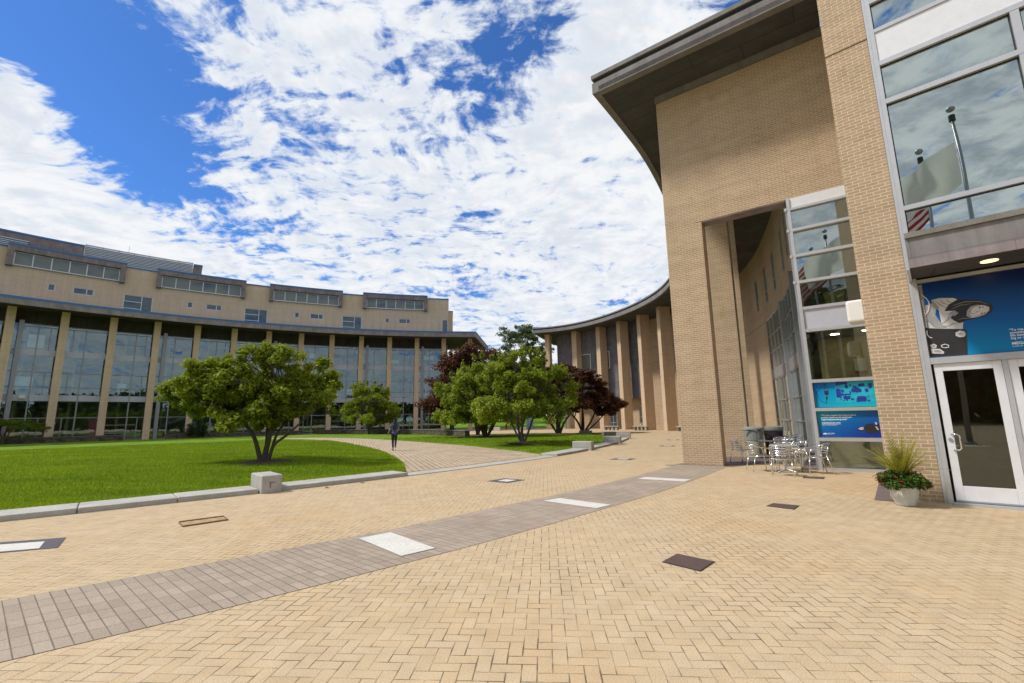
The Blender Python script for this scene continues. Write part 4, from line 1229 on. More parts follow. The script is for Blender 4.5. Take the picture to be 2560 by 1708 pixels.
# brick pilaster and glazed entrance
m = MB(); m.cbox(ENT, -.855, -.125, -.05, 9.27, -.5, 0); m.build('pilaster', 'brick', RB, bevel=.006)
m = MB(); m.cbox(ENT, -.855, -.125, 9.295, 16, -.5, .006); m.build('upper_pilaster', 'brick', RB, bevel=.006)
m = MB(); m.cbox(ENT, -.853, -.127, 9.272, 9.293, -.5, -.012); m.build('control_joint', 'dark_metal', RB)
m = MB(); m.cbox(ENT, -.853, -.55, -.05, 16, -4.55, -.502); m.build('return_wall', 'brick', RB)
XE = 9.3
f = MB()
f.cbox(ENT, -.122, -.075, 0, 15, -.16, .02); f.cbox(ENT, -.073, -.0, 0, 15, -.16, .055)
for z_, h_, p_ in [(2.49, .115, .05), (3.985, .06, .03), (5.45, .09, .06), (7.74, .10, .06), (8.60, .10, .06), (9.35, .08, .06), (10.04, .08, .06), (12.6, .1, .06)]:
    f.cbox(ENT, .002, XE, z_ - h_ / 2, z_ + h_ / 2, -.12, p_)
for q in (1.86, 3.74, 5.62, 7.5):
    for z0, z1 in [(0, 2.432), (2.548, 3.954), (4.66, 5.404), (5.496, 7.689), (7.791, 8.549), (10.081, 12.549)]: f.cbox(ENT, q - .055, q + .055, z0, z1, -.12, .055)
ef = f.build('entrance_frame', 'aluminium', RB)
g = MB()
for z0, z1 in [(4.6, 5.40), (5.5, 7.69), (7.79, 8.55), (9.39, 10.0), (10.08, 12.55), (12.65, 14.8)]:
    for a, b in ((0.0, 1.82), (1.9, 3.7), (3.78, 5.58), (5.66, XE)): g.quad(ENT(a, z0, -.02), ENT(b, z0, -.02), ENT(b, z1, -.02), ENT(a, z1, -.02))
g.build('pane', 'entrance_glass', ef, fix=False)
m = MB(); m.cbox(ENT, .002, XE, 8.652, 9.308, -.12, .035); m.build('white_panel', 'white_metal', ef)
for z0, z1 in [(4.6, 5.41), (5.49, 7.69), (7.79, 8.55), (9.39, 10.0)]:
    for a, b in ((.002, 1.80), (1.917, 3.68)):
        g = MB()
        for q0, q1, q2, q3 in ((a, b, z1 - .02, z1), (a, a + .018, z0, z1 - .02), (b - .018, b, z0, z1 - .02)): g.cbox(ENT, q0, q1, q2, q3, -.018, -.006)
        g.build('gasket', 'gasket', ef)
# doors
def door(s0, s1):
    m = MB(); z0, z1 = .045, 2.43
    m.cbox(ENT, s0, s0 + .11, z0, z1, -.05, .012); m.cbox(ENT, s1 - .11, s1, z0, z1, -.05, .012)
    m.cbox(ENT, s0 + .111, s1 - .111, z0, .315, -.05, .012); m.cbox(ENT, s0 + .111, s1 - .111, 2.30, z1, -.05, .012)
    d = m.build('door', 'white_metal', RB, bevel=.004)
    g = MB(); g.quad(ENT(s0 + .1, .31, -.02), ENT(s1 - .1, .31, -.02), ENT(s1 - .1, 2.31, -.02), ENT(s0 + .1, 2.31, -.02)); g.build('glass', 'door_glass', d, fix=False)
    h = MB(); a = s0 + .10
    h.tube([ENT(a - .02, 1.19, .012), ENT(a - .02, 1.19, .075), ENT(a + .05, 1.19, .085), ENT(a + .075, 1.16, .085), ENT(a + .075, .95, .085), ENT(a + .05, .92, .085), ENT(a - .02, .92, .075), ENT(a - .02, .92, .012)], .013, 8)
    h.build('handle', 'chrome', d, smooth=True)
    h = MB(); h.tube([ENT(a - .045, 1.10, .01), ENT(a - .045, 1.10, .035)], .028, 12); h.build('lock', 'grey_metal', d)
    h = MB(); h.tube([ENT(s0 + .09, .985, -.09), ENT(s1 - .09, .985, -.09)], .012, 6); h.build('push_bar', 'chrome', d)
    h = MB(); h.cbox(ENT, s0 + .01, s1 - .01, .05, .075, .013, .03); h.build('door_sweep', 'grey_metal', d)
door(.035, .885); door(.955, 1.795); door(1.93, 2.78); door(2.85, 3.68)
for a, b in ((.888, .952), (2.783, 2.847)): MB().cbox(ENT, a, b, 0, 2.431, -.08, .03).build('door_post', 'aluminium', ef)
m = MB(); m.cbox(ENT, .0, XE, -.01, .04, -.15, .13); m.build('threshold', 'aluminium', ef)
MB().cbox(ENT, .002, 1.80, 2.55, 3.95, -.14, -.06).build('backing_panel', 'interior_dark', ef); MB().cbox(ENT, 3.80, XE, .05, 3.95, -.14, -.06).build('backing_panel', 'interior_dark', ef)
g = MB(); g.quad(ENT(1.92, 2.56, -.02), ENT(3.68, 2.56, -.02), ENT(3.68, 3.95, -.02), ENT(1.92, 3.95, -.02)); g.build('transom_glass', 'door_glass', ef, fix=False)
# canopy
m = MB()
m.cbox(ENT, -.055, XE, 4.06, 4.55, .062, 1.05); ca = m.build('canopy', 'fascia', RB)
m = MB(); m.cbox(ENT, -.06, XE, 4.02, 4.16, 1.052, 1.085); m.build('canopy_lip', 'fascia_purple', ca)
m = MB(); m.cbox(ENT, -.06, XE, 4.553, 4.645, .062, 1.09); m.build('canopy_coping', 'granite_dark', ca)
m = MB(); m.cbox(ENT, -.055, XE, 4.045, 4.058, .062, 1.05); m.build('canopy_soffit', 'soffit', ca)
m = MB(); m.cbox(ENT, -.105, -.058, 4.0, 4.54, .01, 1.04); m.build('canopy_end_plate', 'aluminium', ca)
q = ENT(.93, 4.032, .52)
m = MB(); m.lathe([(.11, 0), (.11, .010)], 20, q); tag(m.build('ceiling_light', 'lamp_glow'), 'lit round downlight in the canopy soffit over the doors', 'ceiling light')
# hall behind the entrance
for z0, z1 in ((4.12, 4.5), (8.65, 9.25), (.003, .012)): MB().cbox(ENT, -.5, XE, z0, z1, -7.5, -.2).build('hall_floor', 'interior_floor', RB)
m = MB(); m.cbox(ENT, -.5, XE, .013, 14.8, -7.9, -7.5); m.build('hall_wall', 'interior_tan', RB)
for s_, d_ in ((.45, -1.6), (.75, -3.2), (1.5, -2.4), (2.6, -3.0)):
    q_ = ENT(s_, 4.105, d_); m = MB(); m.lathe([(.11, 0), (.11, .012)], 14, q_); tag(m.build('ceiling_light', 'room_lamp'), 'lit round ceiling lamp inside the hall behind the doors', 'ceiling light', 'lamps inside the entrance hall')
for a in (1.2, 4.6): MB().cbox(ENT, a, a + .35, .013, 8.6, -2.6, -2.2).build('hall_pillar', 'interior_dark', RB)
m = MB(); m.cbox(ENT, -.85, XE, 14.9, 15.15, -8, .02); m.cbox(ENT, XE + .001, XE + .4, -.05, 14.9, -8, 0); m.build('entrance_block_roof', 'fascia', RB)

# white box lamp on the pilaster's hidden side
RET = plane_map(ENT(-.855, 0, 0)[:2], (.677, .736), (-.736, .677))
m = MB(); m.cbox(RET, .75, 1.18, 3.50, 3.98, .003, .34)
tag(m.build('wall_lamp', 'white_plastic', bevel=.05, seg=3), 'white rounded box lamp fixed beside the tall brick pilaster', 'wall lamp')
a, b, c_ = WALL(INNER.near(19.66, 38.0), 3.35, 0), 0, 0
q = INNER.near(19.66, 38.0)
m = MB(); m.cbox(WALL, q - .22, q + .22, 3.30, 3.72, .003, .3); tag(m.build('wall_lamp', 'white_plastic', bevel=.03), 'small white box lamp on the shaded curved wall deep in the passage', 'wall lamp')
# yellow seat showing in the upper window
p0 = GAT(4.62, 4.51, -.75)
r = thing('lounge_chair', 'pale yellow chair back seen through the upper strip window', 'chair', p0)
m = MB(); A = []
for i in range(7):
    a = -.26 + .52 * i / 6; A.append((a, .06 * (1 - (a / .26) ** 2)))
for (a, h0), (b, h1) in zip(A[:-1], A[1:]):
    m.add([GAT(4.62 + a * .8, 4.72, -.62), GAT(4.62 + b * .8, 4.72, -.62), GAT(4.62 + b, 5.15 + h1, -.55), GAT(4.62 + a, 5.15 + h0, -.55), GAT(4.62 + a * .8, 4.72, -.66), GAT(4.62 + b * .8, 4.72, -.66), GAT(4.62 + b, 5.15 + h1, -.59), GAT(4.62 + a, 5.15 + h0, -.59)], [(0, 1, 2, 3), (7, 6, 5, 4), (3, 2, 6, 7), (0, 4, 5, 1)])
m.build('backrest', 'yellow_seat', r)
MB().cbox(GAT, 4.40, 4.84, 4.9, 4.96, -1.05, -.63).build('seat', 'yellow_seat', r)
for s_, d_ in ((4.42, -.68), (4.82, -.68), (4.42, -1.0), (4.82, -1.0)): MB().tube([GAT(s_, 4.5, d_), GAT(s_, 4.9, d_)], .015, 6).build('leg', 'chrome', r)

# ------------------------------------------------------------------ printed sheets
def shapes(M, art, keys, d, material, name, parent):
    for k_ in keys: MB().poly([M(s, z, d) for s, z in art[k_]]).build(name, material, parent, fix=False)
A1 = {
'hair':[(0.305,3.378),(0.376,3.491),(0.505,3.563),(0.619,3.535),(0.738,3.509),(0.836,3.46),(0.902,3.393),(0.914,3.326),(0.885,3.266),(0.802,3.204),(0.687,3.18),(0.571,3.171),(0.53,3.155),(0.48,3.13),(0.416,3.179),(0.368,3.243),(0.427,3.267),(0.481,3.314),(0.434,3.378),(0.362,3.38)],
'face':[(0.573,3.243),(0.593,3.339),(0.648,3.407),(0.726,3.42),(0.813,3.394),(0.867,3.356),(0.862,3.292),(0.806,3.231),(0.712,3.198),(0.621,3.202)],
'neck':[(0.409,3.371),(0.487,3.363),(0.578,3.342),(0.573,3.243),(0.473,3.259),(0.382,3.286)],
'shirt':[(0.154,3.613),(0.272,3.631),(0.454,3.597),(0.5,3.558),(0.393,3.499),(0.305,3.378),(0.432,3.367),(0.368,3.243),(0.457,3.134),(0.519,3.141),(0.497,3.022),(-0.002,3.107),(0.013,3.301),(0.147,3.096),(0.238,3.173),(0.232,3.448)],
'sleeve':[(0.152,3.602),(0.171,3.621),(0.243,3.469),(0.227,3.403),(0.18,3.492)],
'arm':[(0.041,3.518),(0.163,3.553),(0.208,3.453),(0.176,3.332),(0.249,3.126),(0.303,3.107),(0.29,3.069),(0.162,3.088),(0.093,3.196),(0.026,3.334)],
'case':[(-0.011,3.108),(0.538,3.005),(0.496,2.568),(-0.027,2.573)],
'd1':[(0.397,2.97),(0.456,3.001),(0.514,2.976),(0.523,2.919),(0.494,2.879),(0.432,2.882),(0.393,2.915)],
'd2':[(0.003,2.785),(0.06,2.807),(0.097,2.774),(0.083,2.725),(0.025,2.726)],
'd3':[(0.008,2.722),(0.129,2.703),(0.179,2.641),(0.166,2.609),(0.013,2.631)],
'd4':[(0.186,2.763),(0.237,2.78),(0.281,2.752),(0.277,2.719),(0.228,2.714),(0.19,2.729)],
'eye1':[(0.676,3.391),(0.715,3.395),(0.72,3.372),(0.681,3.368)],
'mouth':[(0.616,3.335),(0.64,3.287),(0.686,3.29),(0.658,3.251),(0.623,3.278)],
'eye2':[(0.747,3.29),(0.777,3.296),(0.773,3.264),(0.747,3.263)],
}
A2 = {
'person':[(1.137,1.179),(1.17,1.254),(1.247,1.283),(1.34,1.288),(1.39,1.242),(1.468,1.287),(1.452,1.071),(1.402,1.031),(1.255,1.03),(1.164,1.047),(1.15,1.087)],
'phead':[(0.985,1.162),(1.023,1.203),(1.09,1.214),(1.137,1.179),(1.136,1.127),(1.085,1.087),(1.01,1.092)],
'pface':[(1.008,1.162),(1.05,1.191),(1.116,1.197),(1.13,1.156),(1.098,1.121),(1.033,1.127)],
'hand':[(1.38,1.316),(1.418,1.327),(1.431,1.276),(1.4,1.253)],
'shirtw':[(1.377,1.213),(1.413,1.207),(1.449,1.127),(1.421,1.116)],
'logo':[(0.196,1.012),(0.219,1.036),(0.25,1.036),(0.278,1.019),(0.265,0.995),(0.215,0.994)],
'mob1':[(0.368,2.403),(0.4,2.414),(0.405,2.37),(0.374,2.36)],
'mob2':[(0.391,2.334),(0.422,2.332),(0.424,2.308),(0.393,2.303)],
'mob3':[(0.347,2.213),(0.449,2.208),(0.438,2.105),(0.396,2.094),(0.347,2.115)],
'mob4':[(0.37,2.046),(0.411,2.045),(0.402,1.966),(0.367,1.967)],
'mob5':[(0.341,1.87),(0.369,1.9),(0.386,1.863)],
'photo':[(0.621,2.438),(1.45,2.453),(1.445,1.863),(0.603,1.874)],
'c1':[(0.621,2.255),(0.687,2.269),(0.74,2.212),(0.712,2.044),(0.621,2.03)],
'c2':[(0.836,2.364),(0.895,2.367),(0.912,2.252),(0.844,2.255)],
'c3':[(1.127,2.36),(1.264,2.387),(1.291,2.303),(1.157,2.287)],
'c4':[(0.97,2.249),(1.137,2.276),(1.203,2.189),(1.187,2.137),(0.968,2.147)],
'c5':[(0.738,2.104),(0.945,2.112),(0.949,2.07),(0.744,2.073)],
'c6':[(0.771,2.042),(0.936,2.041),(0.928,1.964),(0.848,1.949),(0.772,1.97)],
'c7':[(1.065,1.982),(1.137,2.033),(1.259,2.027),(1.292,1.985),(1.27,1.88),(1.052,1.876)],
'c8':[(1.265,2.233),(1.339,2.23),(1.348,2.147),(1.28,2.126)],
'c9':[(0.744,2.248),(0.809,2.209),(0.791,2.137),(0.745,2.164)],
'c10':[(1.305,1.938),(1.36,1.924),(1.345,1.878),(1.29,1.891)],
'c11':[(0.626,2.437),(0.904,2.439),(0.898,2.385),(0.625,2.34)],
'c12':[(1.354,2.358),(1.441,2.377),(1.433,2.236),(1.376,2.228)],
}
pq = ENT(.9, 2.57, .03)
P1 = thing('poster', 'large blue poster with a sideways portrait above the entrance doors', 'poster', pq)
m = MB(); m.cbox(ENT, .012, 1.80, 2.56, 3.945, -.05, -.022); m.build('printed_sheet', 'poster_blue', P1)
m = MB(); m.cbox(ENT, .003, .06, 2.57, 3.93, -.0215, -.019); m.build('grey_edge', 'print_grey', P1)  # grey strip down the left edge of the sheet
shapes(ENT, A1, ['shirt'], -.0195, 'print_pale', 'white_shirt', P1)
shapes(ENT, A1, ['sleeve', 'arm'], -.0175, 'print_grey', 'arm', P1)
shapes(ENT, A1, ['neck'], -.0170, 'print_grey', 'neck', P1)
shapes(ENT, A1, ['hair'], -.0155, 'print_black', 'hair', P1)
shapes(ENT, A1, ['face'], -.0135, 'print_pale', 'face', P1)
A1['f_shade'] = [(.573, 3.243), (.593, 3.339), (.648, 3.407), (.726, 3.42), (.79, 3.402), (.74, 3.395), (.672, 3.372), (.632, 3.322), (.618, 3.262), (.640, 3.215), (.61, 3.205)]
A1['f_low'] = [(.712, 3.198), (.806, 3.231), (.862, 3.292), (.867, 3.33), (.845, 3.29), (.79, 3.245), (.71, 3.222), (.65, 3.213)]
A1['smile'] = [(.640, 3.330), (.650, 3.300), (.672, 3.272), (.662, 3.262), (.640, 3.280), (.628, 3.318)]
A1['teeth'] = [(.644, 3.322), (.652, 3.300), (.668, 3.277), (.662, 3.272), (.646, 3.288), (.636, 3.314)]
A1['nose'] = [(.694, 3.300), (.735, 3.312), (.742, 3.300), (.706, 3.284), (.690, 3.288)]
A1['lid1'] = [(.742, 3.372), (.762, 3.382), (.770, 3.362), (.752, 3.348)]
A1['lid2'] = [(.752, 3.262), (.772, 3.270), (.778, 3.250), (.760, 3.242)]
A1['brow1'] = [(.786, 3.385), (.800, 3.372), (.796, 3.340), (.788, 3.360)]
A1['brow2'] = [(.792, 3.275), (.804, 3.268), (.796, 3.246), (.788, 3.255)]
shapes(ENT, A1, ['f_shade', 'f_low', 'nose'], -.0125, 'print_grey', 'face_shading', P1)
shapes(ENT, A1, ['smile', 'lid1', 'lid2', 'brow1', 'brow2'], -.0118, 'print_black', 'face_feature', P1)
shapes(ENT, A1, ['teeth'], -.0110, 'print_white', 'smile', P1)
for k_, pts in enumerate([[(.20, 3.60), (.27, 3.50), (.34, 3.43)], [(.26, 3.61), (.31, 3.53), (.38, 3.47)], [(.36, 3.60), (.38, 3.54), (.43, 3.52)], [(.22, 3.14), (.33, 3.22), (.40, 3.35)], [(.30, 3.09), (.39, 3.14), (.45, 3.12)], [(.06, 3.26), (.10, 3.17), (.14, 3.11)], [(.33, 3.32), (.38, 3.33), (.41, 3.36)]]):
    m = MB(); m.tube([ENT(s, z, -.0185) for s, z in pts], [.004, .009, .003], 5); m.build('shirt_fold', 'print_grey', P1)
for k_, pts in enumerate([[(.42, 3.46), (.58, 3.50), (.76, 3.475), (.87, 3.40)], [(.40, 3.40), (.52, 3.45), (.66, 3.455)], [(.46, 3.20), (.54, 3.21), (.62, 3.19)]]):
    m = MB(); m.tube([ENT(s, z, -.0148) for s, z in pts], [.002] + [.005] * (len(pts) - 2) + [.002], 5); m.build('hair_strand', 'print_grey', P1)
m = MB(); c0 = [(s, z) for s, z in A1['case']]; c0[0] = (.012, c0[0][1]); c0[3] = (.012, c0[3][1]); m.poly([ENT(s, z, -.0125) for s, z in c0]); m.build('dark_case', 'print_black', P1, fix=False)
A1['d2'] = [(s + .03, z) for s, z in A1['d2']]; A1['d3'] = [(s + .03, z) for s, z in A1['d3']]
shapes(ENT, A1, ['d1', 'd2', 'd3'], -.0105, 'print_pale', 'sticker', P1)
for kx, q in enumerate(('d1', 'd2', 'd3')):
    cs = sum(p[0] for p in A1[q]) / len(A1[q]); cz = sum(p[1] for p in A1[q]) / len(A1[q])
    MB().poly([ENT(cs + (s - cs) * .55, cz + (z - cz) * .5, -.0098) for s, z in A1[q]]).build('sticker_centre', 'print_grey', P1, fix=False)
m = MB()
for q in (['d4']): pts = A1[q]; m.tube([ENT(s, z, -.010) for s, z in pts + pts[:1]], .006, 5)
m.tube([ENT(s, z, -.010) for s, z in [(.03, 3.06), (.02, 2.99), (.05, 2.93), (.08, 2.915)]], .008, 5)
m.tube([ENT(s, z, -.009) for s, z in [(.42, 2.95), (.455, 2.965), (.49, 2.945), (.47, 2.915), (.43, 2.92)]], .004, 5)
m.build('white_drawing', 'print_white', P1)
m = MB()
def beadline(pts, n, r):
    pts = [np.array(p) for p in pts]; L = np.concatenate([[0], np.cumsum([np.linalg.norm(b - a) for a, b in zip(pts[:-1], pts[1:])])])
    for x in np.linspace(0, L[-1], n):
        i = min(int(np.searchsorted(L, x, 'right') - 1), len(pts) - 2); fr_ = (x - L[i]) / (L[i + 1] - L[i]); p = pts[i] * (1 - fr_) + pts[i + 1] * fr_
        m.ball(ENT(max(p[0], .03), p[1], -.008), r, 5)
beadline([(.03, 3.748), (.049, 3.721), (.092, 3.66), (.121, 3.584), (.12, 3.515), (.097, 3.426), (.045, 3.354)], 17, .010)
beadline([(.03, 3.622), (.034, 3.558), (.036, 3.464), (.036, 3.359), (.035, 3.245), (.03, 3.132)], 17, .012)
m.build('bead_string', 'print_white', P1)
for i, (tx_, z_) in enumerate([('"To me, en', 2.905), ('something', 2.858), ('life better', 2.811), ('big or sm', 2.765)]):
    text_mesh(tx_, .052, ENT, 1.046, z_, -.018, 'print_white', P1)
text_mesh('MEGAN', .062, ENT, 1.046, 2.672, -.018, 'print_white', P1, bold=.025)
text_mesh("CLASS OF '", .028, ENT, 1.046, 2.634, -.018, 'print_white', P1)

P2_ = thing('poster', 'turquoise poster with a blue photograph of people at a table', 'poster', GAT(4.5, 1.75, .03))
m = MB(); m.cbox(GAT, S0 + .10, S0 + 1.62, 1.75, 2.445, -.028, -.014); m.build('printed_sheet', 'poster_cyan', P2_)
G0 = lambda s, z, d: GAT(S0 + s, z, d)
shapes(G0, A2, ['photo'], -.0125, 'print_teal', 'photograph', P2_)
shapes(G0, A2, ['c1', 'c2', 'c3', 'c4', 'c5', 'c6', 'c7', 'c8', 'c9', 'c10', 'c11', 'c12'], -.0105, 'print_navy', 'printed_figures', P2_)
rr = random.Random(11); m = MB()
for k_ in range(34):
    s = rr.uniform(.66, 1.42); z = rr.uniform(1.92, 2.42); a = rr.uniform(.012, .05); b = rr.uniform(.008, .025); e_ = rr.uniform(0, 3.1)
    m.poly([G0(s + a * math.cos(q_) * math.cos(e_) - b * math.sin(q_) * math.sin(e_), z + a * math.cos(q_) * math.sin(e_) + b * math.sin(q_) * math.cos(e_), -.0092 + k_ * 1e-5) for q_ in np.linspace(0, 5.7, 8)])
m.build('printed_detail', 'print_navy', P2_, fix=False)
shapes(G0, A2, ['mob1', 'mob2', 'mob3', 'mob4', 'mob5'], -.0105, 'print_black', 'hanging_mobile', P2_)
m = MB(); m.tube([G0(s, z, -.011) for s, z in [(.37, 2.40), (.25, 2.28), (.15, 2.17), (.19, 2.05), (.26, 1.92), (.34, 1.86)]], .004, 4)
for ln in ([(.385, 2.40), (.36, 2.30), (.36, 2.20)], [(.41, 2.33), (.43, 2.25), (.44, 2.2)], [(.39, 2.1), (.385, 2.0), (.36, 1.88)]): m.tube([G0(s, z, -.011) for s, z in ln], .004, 4)
m.build('mobile_thread', 'print_black', P2_)
P3 = thing('poster', 'blue poster with white quotation and a small sideways figure', 'poster', GAT(4.5, .93, .03))
m = MB(); m.cbox(GAT, S0 + .10, S0 + 1.62, .925, 1.638, -.028, -.014); m.build('printed_sheet', 'poster_sky', P3)
shapes(G0, A2, ['person', 'phead'], -.0120, 'print_black', 'printed_figure', P3)
shapes(G0, A2, ['pface', 'hand', 'shirtw'], -.0102, 'print_pale', 'face', P3)
m = MB()
for q in ((1.045, 1.17), (1.09, 1.165)): m.poly([G0(q[0] + .012 * math.cos(k_), q[1] + .014 * math.sin(k_), -.0085) for k_ in np.linspace(0, 5.6, 8)])
m.build('face_feature', 'print_black', P3, fix=False)
for tx_, z_, w_ in [('"We learn together by trying to have a', 1.508, .80), ('positive impact on the world and', 1.450, .69), ('supporting personal growth."', 1.393, .60)]:
    text_mesh(tx_, .052, G0, .20, z_, -.0125, 'print_white', P3, bold=.03, width=w_)
text_mesh('SAM MICHALKA, PH.D.', .045, G0, .20, 1.298, -.0125, 'print_white', P3, bold=.03, width=.44)
text_mesh('ASSOCIATE PROFESSOR OF BIOMEDICAL', .022, G0, .20, 1.272, -.0125, 'print_white', P3, width=.43)
text_mesh('AND ELECTRICAL ENGINEERING', .022, G0, .20, 1.247, -.0125, 'print_white', P3, width=.345)
m = MB()
for c_, sg in ((.222, 1), (.258, -1)): m.poly([G0(c_ + .03 * math.cos(k_), 1.015 + .02 * math.sin(k_ + .5 * sg), -.0125 + .0006 * sg) for k_ in np.linspace(0, 6.0, 14)])
m.build('emblem', 'print_white', P3, fix=False)
text_mesh('Olin College', .034, G0, .295, 1.014, -.0125, 'print_white', P3); text_mesh('OF ENGINEERING', .014, G0, .295, .996, -.0125, 'print_white', P3)
# ------------------------------------------------------------------ metal cafe chairs and tables
def make_chair(label, loc, rz):
    r = thing('cafe_chair', label, 'chair', (0, 0, 0), group='slatted aluminium cafe chairs')
    m = MB()
    for i in range(7):
        y = -.18 + .062 * i; m.box(0, y, .445 - .012 * (i < 2), .43, .045, .010)
    m.box(-.20, .01, .432, .02, .42, .012); m.box(.20, .01, .432, .02, .42, .012)
    m.build('seat', 'chrome', r)
    m = MB()
    for i, z in enumerate((.53, .59, .65, .71)):
        y = -.235 - .02 * i
        m.tube([(-.19, y + .03, z), (-.10, y - .012, z), (0, y - .022, z), (.10, y - .012, z), (.19, y + .03, z)], .017, 6)
    for s in (-.19, .19): m.tube([(s, -.19, .43), (s, -.215, .58), (s, -.27, .75)], .012, 8)
    m.build('backrest', 'chrome', r, smooth=True)
    pts = [(-.265, .23, .43), (-.275, .225, .56), (-.285, .17, .64), (-.285, .02, .665), (-.275, -.14, .69), (-.225, -.25, .735), (-.12, -.305, .765), (0, -.32, .775)]
    pts = pts + [(-x, y, z) for x, y, z in pts[-2::-1]]
    m = MB(); m.tube(pts, .0135, 8)
    m.tube([(-.26, .215, .43), (.26, .215, .43)], .011, 6); m.tube([(-.255, .2, .43), (-.225, -.2, .43), (.225, -.2, .43), (.255, .2, .43)], .010, 6)
    m.build('arm_frame', 'chrome', r, smooth=True)
    for s in (-1, 1):
        MB().tube([(s * .265, .23, .44), (s * .275, .27, .0)], [.0135, .0125], 8).build('leg', 'chrome', r, smooth=True)
        MB().tube([(s * .225, -.20, .44), (s * .245, -.31, .0)], [.0135, .0125], 8).build('leg', 'chrome', r, smooth=True)
    r.location = loc; r.rotation_euler = (0, 0, rz); return r
chair0 = make_chair('nearest slatted metal chair, its back turned to the plaza', (7.02, 12.28, 0), R(-35))
for x, y, a, lb in [
    (8.12, 12.62, 75, 'slatted metal chair at the right of the front table, side on by the glass'),
    (6.98, 13.32, -95, 'slatted metal chair tucked under the left side of the front table'),
    (7.82, 13.42, 160, 'slatted metal chair behind the front table facing the plaza'),
    (7.62, 15.62, -70, 'slatted metal chair alone beside the brick pier'),
    (8.95, 14.75, 60, 'slatted metal chair at the second table close to the glazing'),
    (8.35, 14.55, 10, 'slatted metal chair in front of the second table'),
    (9.25, 16.2, 150, 'slatted metal chair behind the second table'),
    (9.95, 16.9, 40, 'slatted metal chair before the third table deep in the passage'),
    (10.9, 18.1, 120, 'rearmost slatted metal chair by the curved glazing'),
    (10.0, 19.3, -160, 'slatted metal chair at the back of the third table')]:
    dup(chair0, (x, y, .0), R(a), lb)
for x, y, a in [(15.9, 53.6, 200), (15.2, 54.6, 190), (16.1, 55.3, 20)]:
    dup(chair0, (x, y, 0), R(a), 'far metal chair between the distant arcade columns beyond the benches', 'far chairs under the arcade')
def make_table(label, loc, rz):
    r = thing('cafe_table', label, 'table', (0, 0, 0), group='round topped metal cafe tables')
    MB().lathe([(.345, 0), (.35, .006), (.35, .024), (.34, .03)], 32, (0, 0, .705)).build('tabletop', 'aluminium', r, smooth=False)
    MB().tube([(0, 0, .04), (0, 0, .706)], .034, 12).build('pedestal', 'aluminium', r, smooth=True)
    m = MB()
    for k in range(4):
        a = k * math.pi / 2 + .4; c, s = math.cos(a), math.sin(a)
        m.tube([(0, 0, .085), (c * .10, s * .10, .07), (c * .30, s * .30, .022), (c * .33, s * .33, .008)], [.03, .028, .02, .016], 6)
    m.build('base', 'aluminium', r, smooth=True)
    r.location = loc; r.rotation_euler = (0, 0, rz); return r
t0 = make_table('front metal cafe table with four armed foot near the strip window', (7.50, 12.98, 0), 0)
dup(t0, (8.5, 15.45, 0), .4, 'second metal cafe table with a black box on top')
dup(t0, (10.2, 18.0, 0), .8, 'third metal cafe table deep in the passage')
for x, y, lb in [(8.45, 15.4, 'black napkin box on the second cafe table'), (10.1, 17.9, 'black napkin box on the third cafe table')]:
    r = thing('napkin_box', lb, 'box', (x, y, .735), group='black boxes on cafe tables')
    MB().box(x, y, .736, .15, .15, .13, .3).build('case', 'black', r, bevel=.012)
    MB().box(x, y, .866, .11, .11, .02, .3).build('lid', 'gasket', r, bevel=.006)
# waste bin with hooped arm
bx, by = 8.95, 17.35
r = thing('waste_bin', 'grey waste bin with round lid and hooped arm behind the cafe chairs', 'bin', (bx, by, 0))
MB().lathe([(.27, 0), (.29, .04), (.31, .62)], 24, (bx, by, 0)).build('lower_body', 'bin_light', r, smooth=False)
MB().lathe([(.312, .622), (.325, .64), (.325, .98), (.30, 1.0)], 24, (bx, by, 0)).build('upper_body', 'bin_grey', r)
MB().lathe([(.30, 1.0), (.335, 1.02), (.335, 1.07), (.27, 1.12), (.10, 1.14)], 24, (bx, by, 0)).build('lid', 'bin_grey', r)
m = MB(); m.tube([(bx - .48, by - .12, 1.02), (bx - .30, by - .22, 1.04), (bx - .06, by - .33, 1.0), (bx + .02, by - .345, .9), (bx + .02, by - .345, .05)], .028, 8); m.build('hoop_arm', 'bin_grey', r, smooth=True)
bx, by = 9.75, 17.45
r = thing('waste_bin', 'dark grey bin with slotted lid right behind the hooped bin', 'bin', (bx, by, 0))
MB().lathe([(.28, 0), (.30, .04), (.32, .98)], 24, (bx, by, 0)).build('bin_body', 'gasket', r)
MB().lathe([(.33, .98), (.34, 1.02), (.34, 1.1), (.26, 1.14)], 24, (bx, by, 0)).build('lid', 'bin_grey', r)
# far benches and a picnic table under the arcade
def bench(label, loc, rz, L=1.9):
    r = thing('bench', label, 'bench', (0, 0, 0), group='long stone topped benches under the far arcade')
    m = MB(); m.box(0, 0, .40, L, .55, .09); m.build('seat', 'granite', r, bevel=.01)
    for k in range(4):
        x = -L / 2 + .2 + k * (L - .4) / 3; MB().box(x, 0, 0, .10, .40, .40).build('leg', 'bin_grey', r)
    r.location = loc; r.rotation_euler = (0, 0, rz); return r
b0 = bench('bench beside the far glass door, left of three', (11.6, 54.7, 0), R(-38))
dup(b0, (14.3, 51.9, 0), R(-50), 'bench between two far arcade columns, middle of three')
dup(b0, (17.2, 46.6, 0), R(-70), 'bench half hidden behind the brick pier')

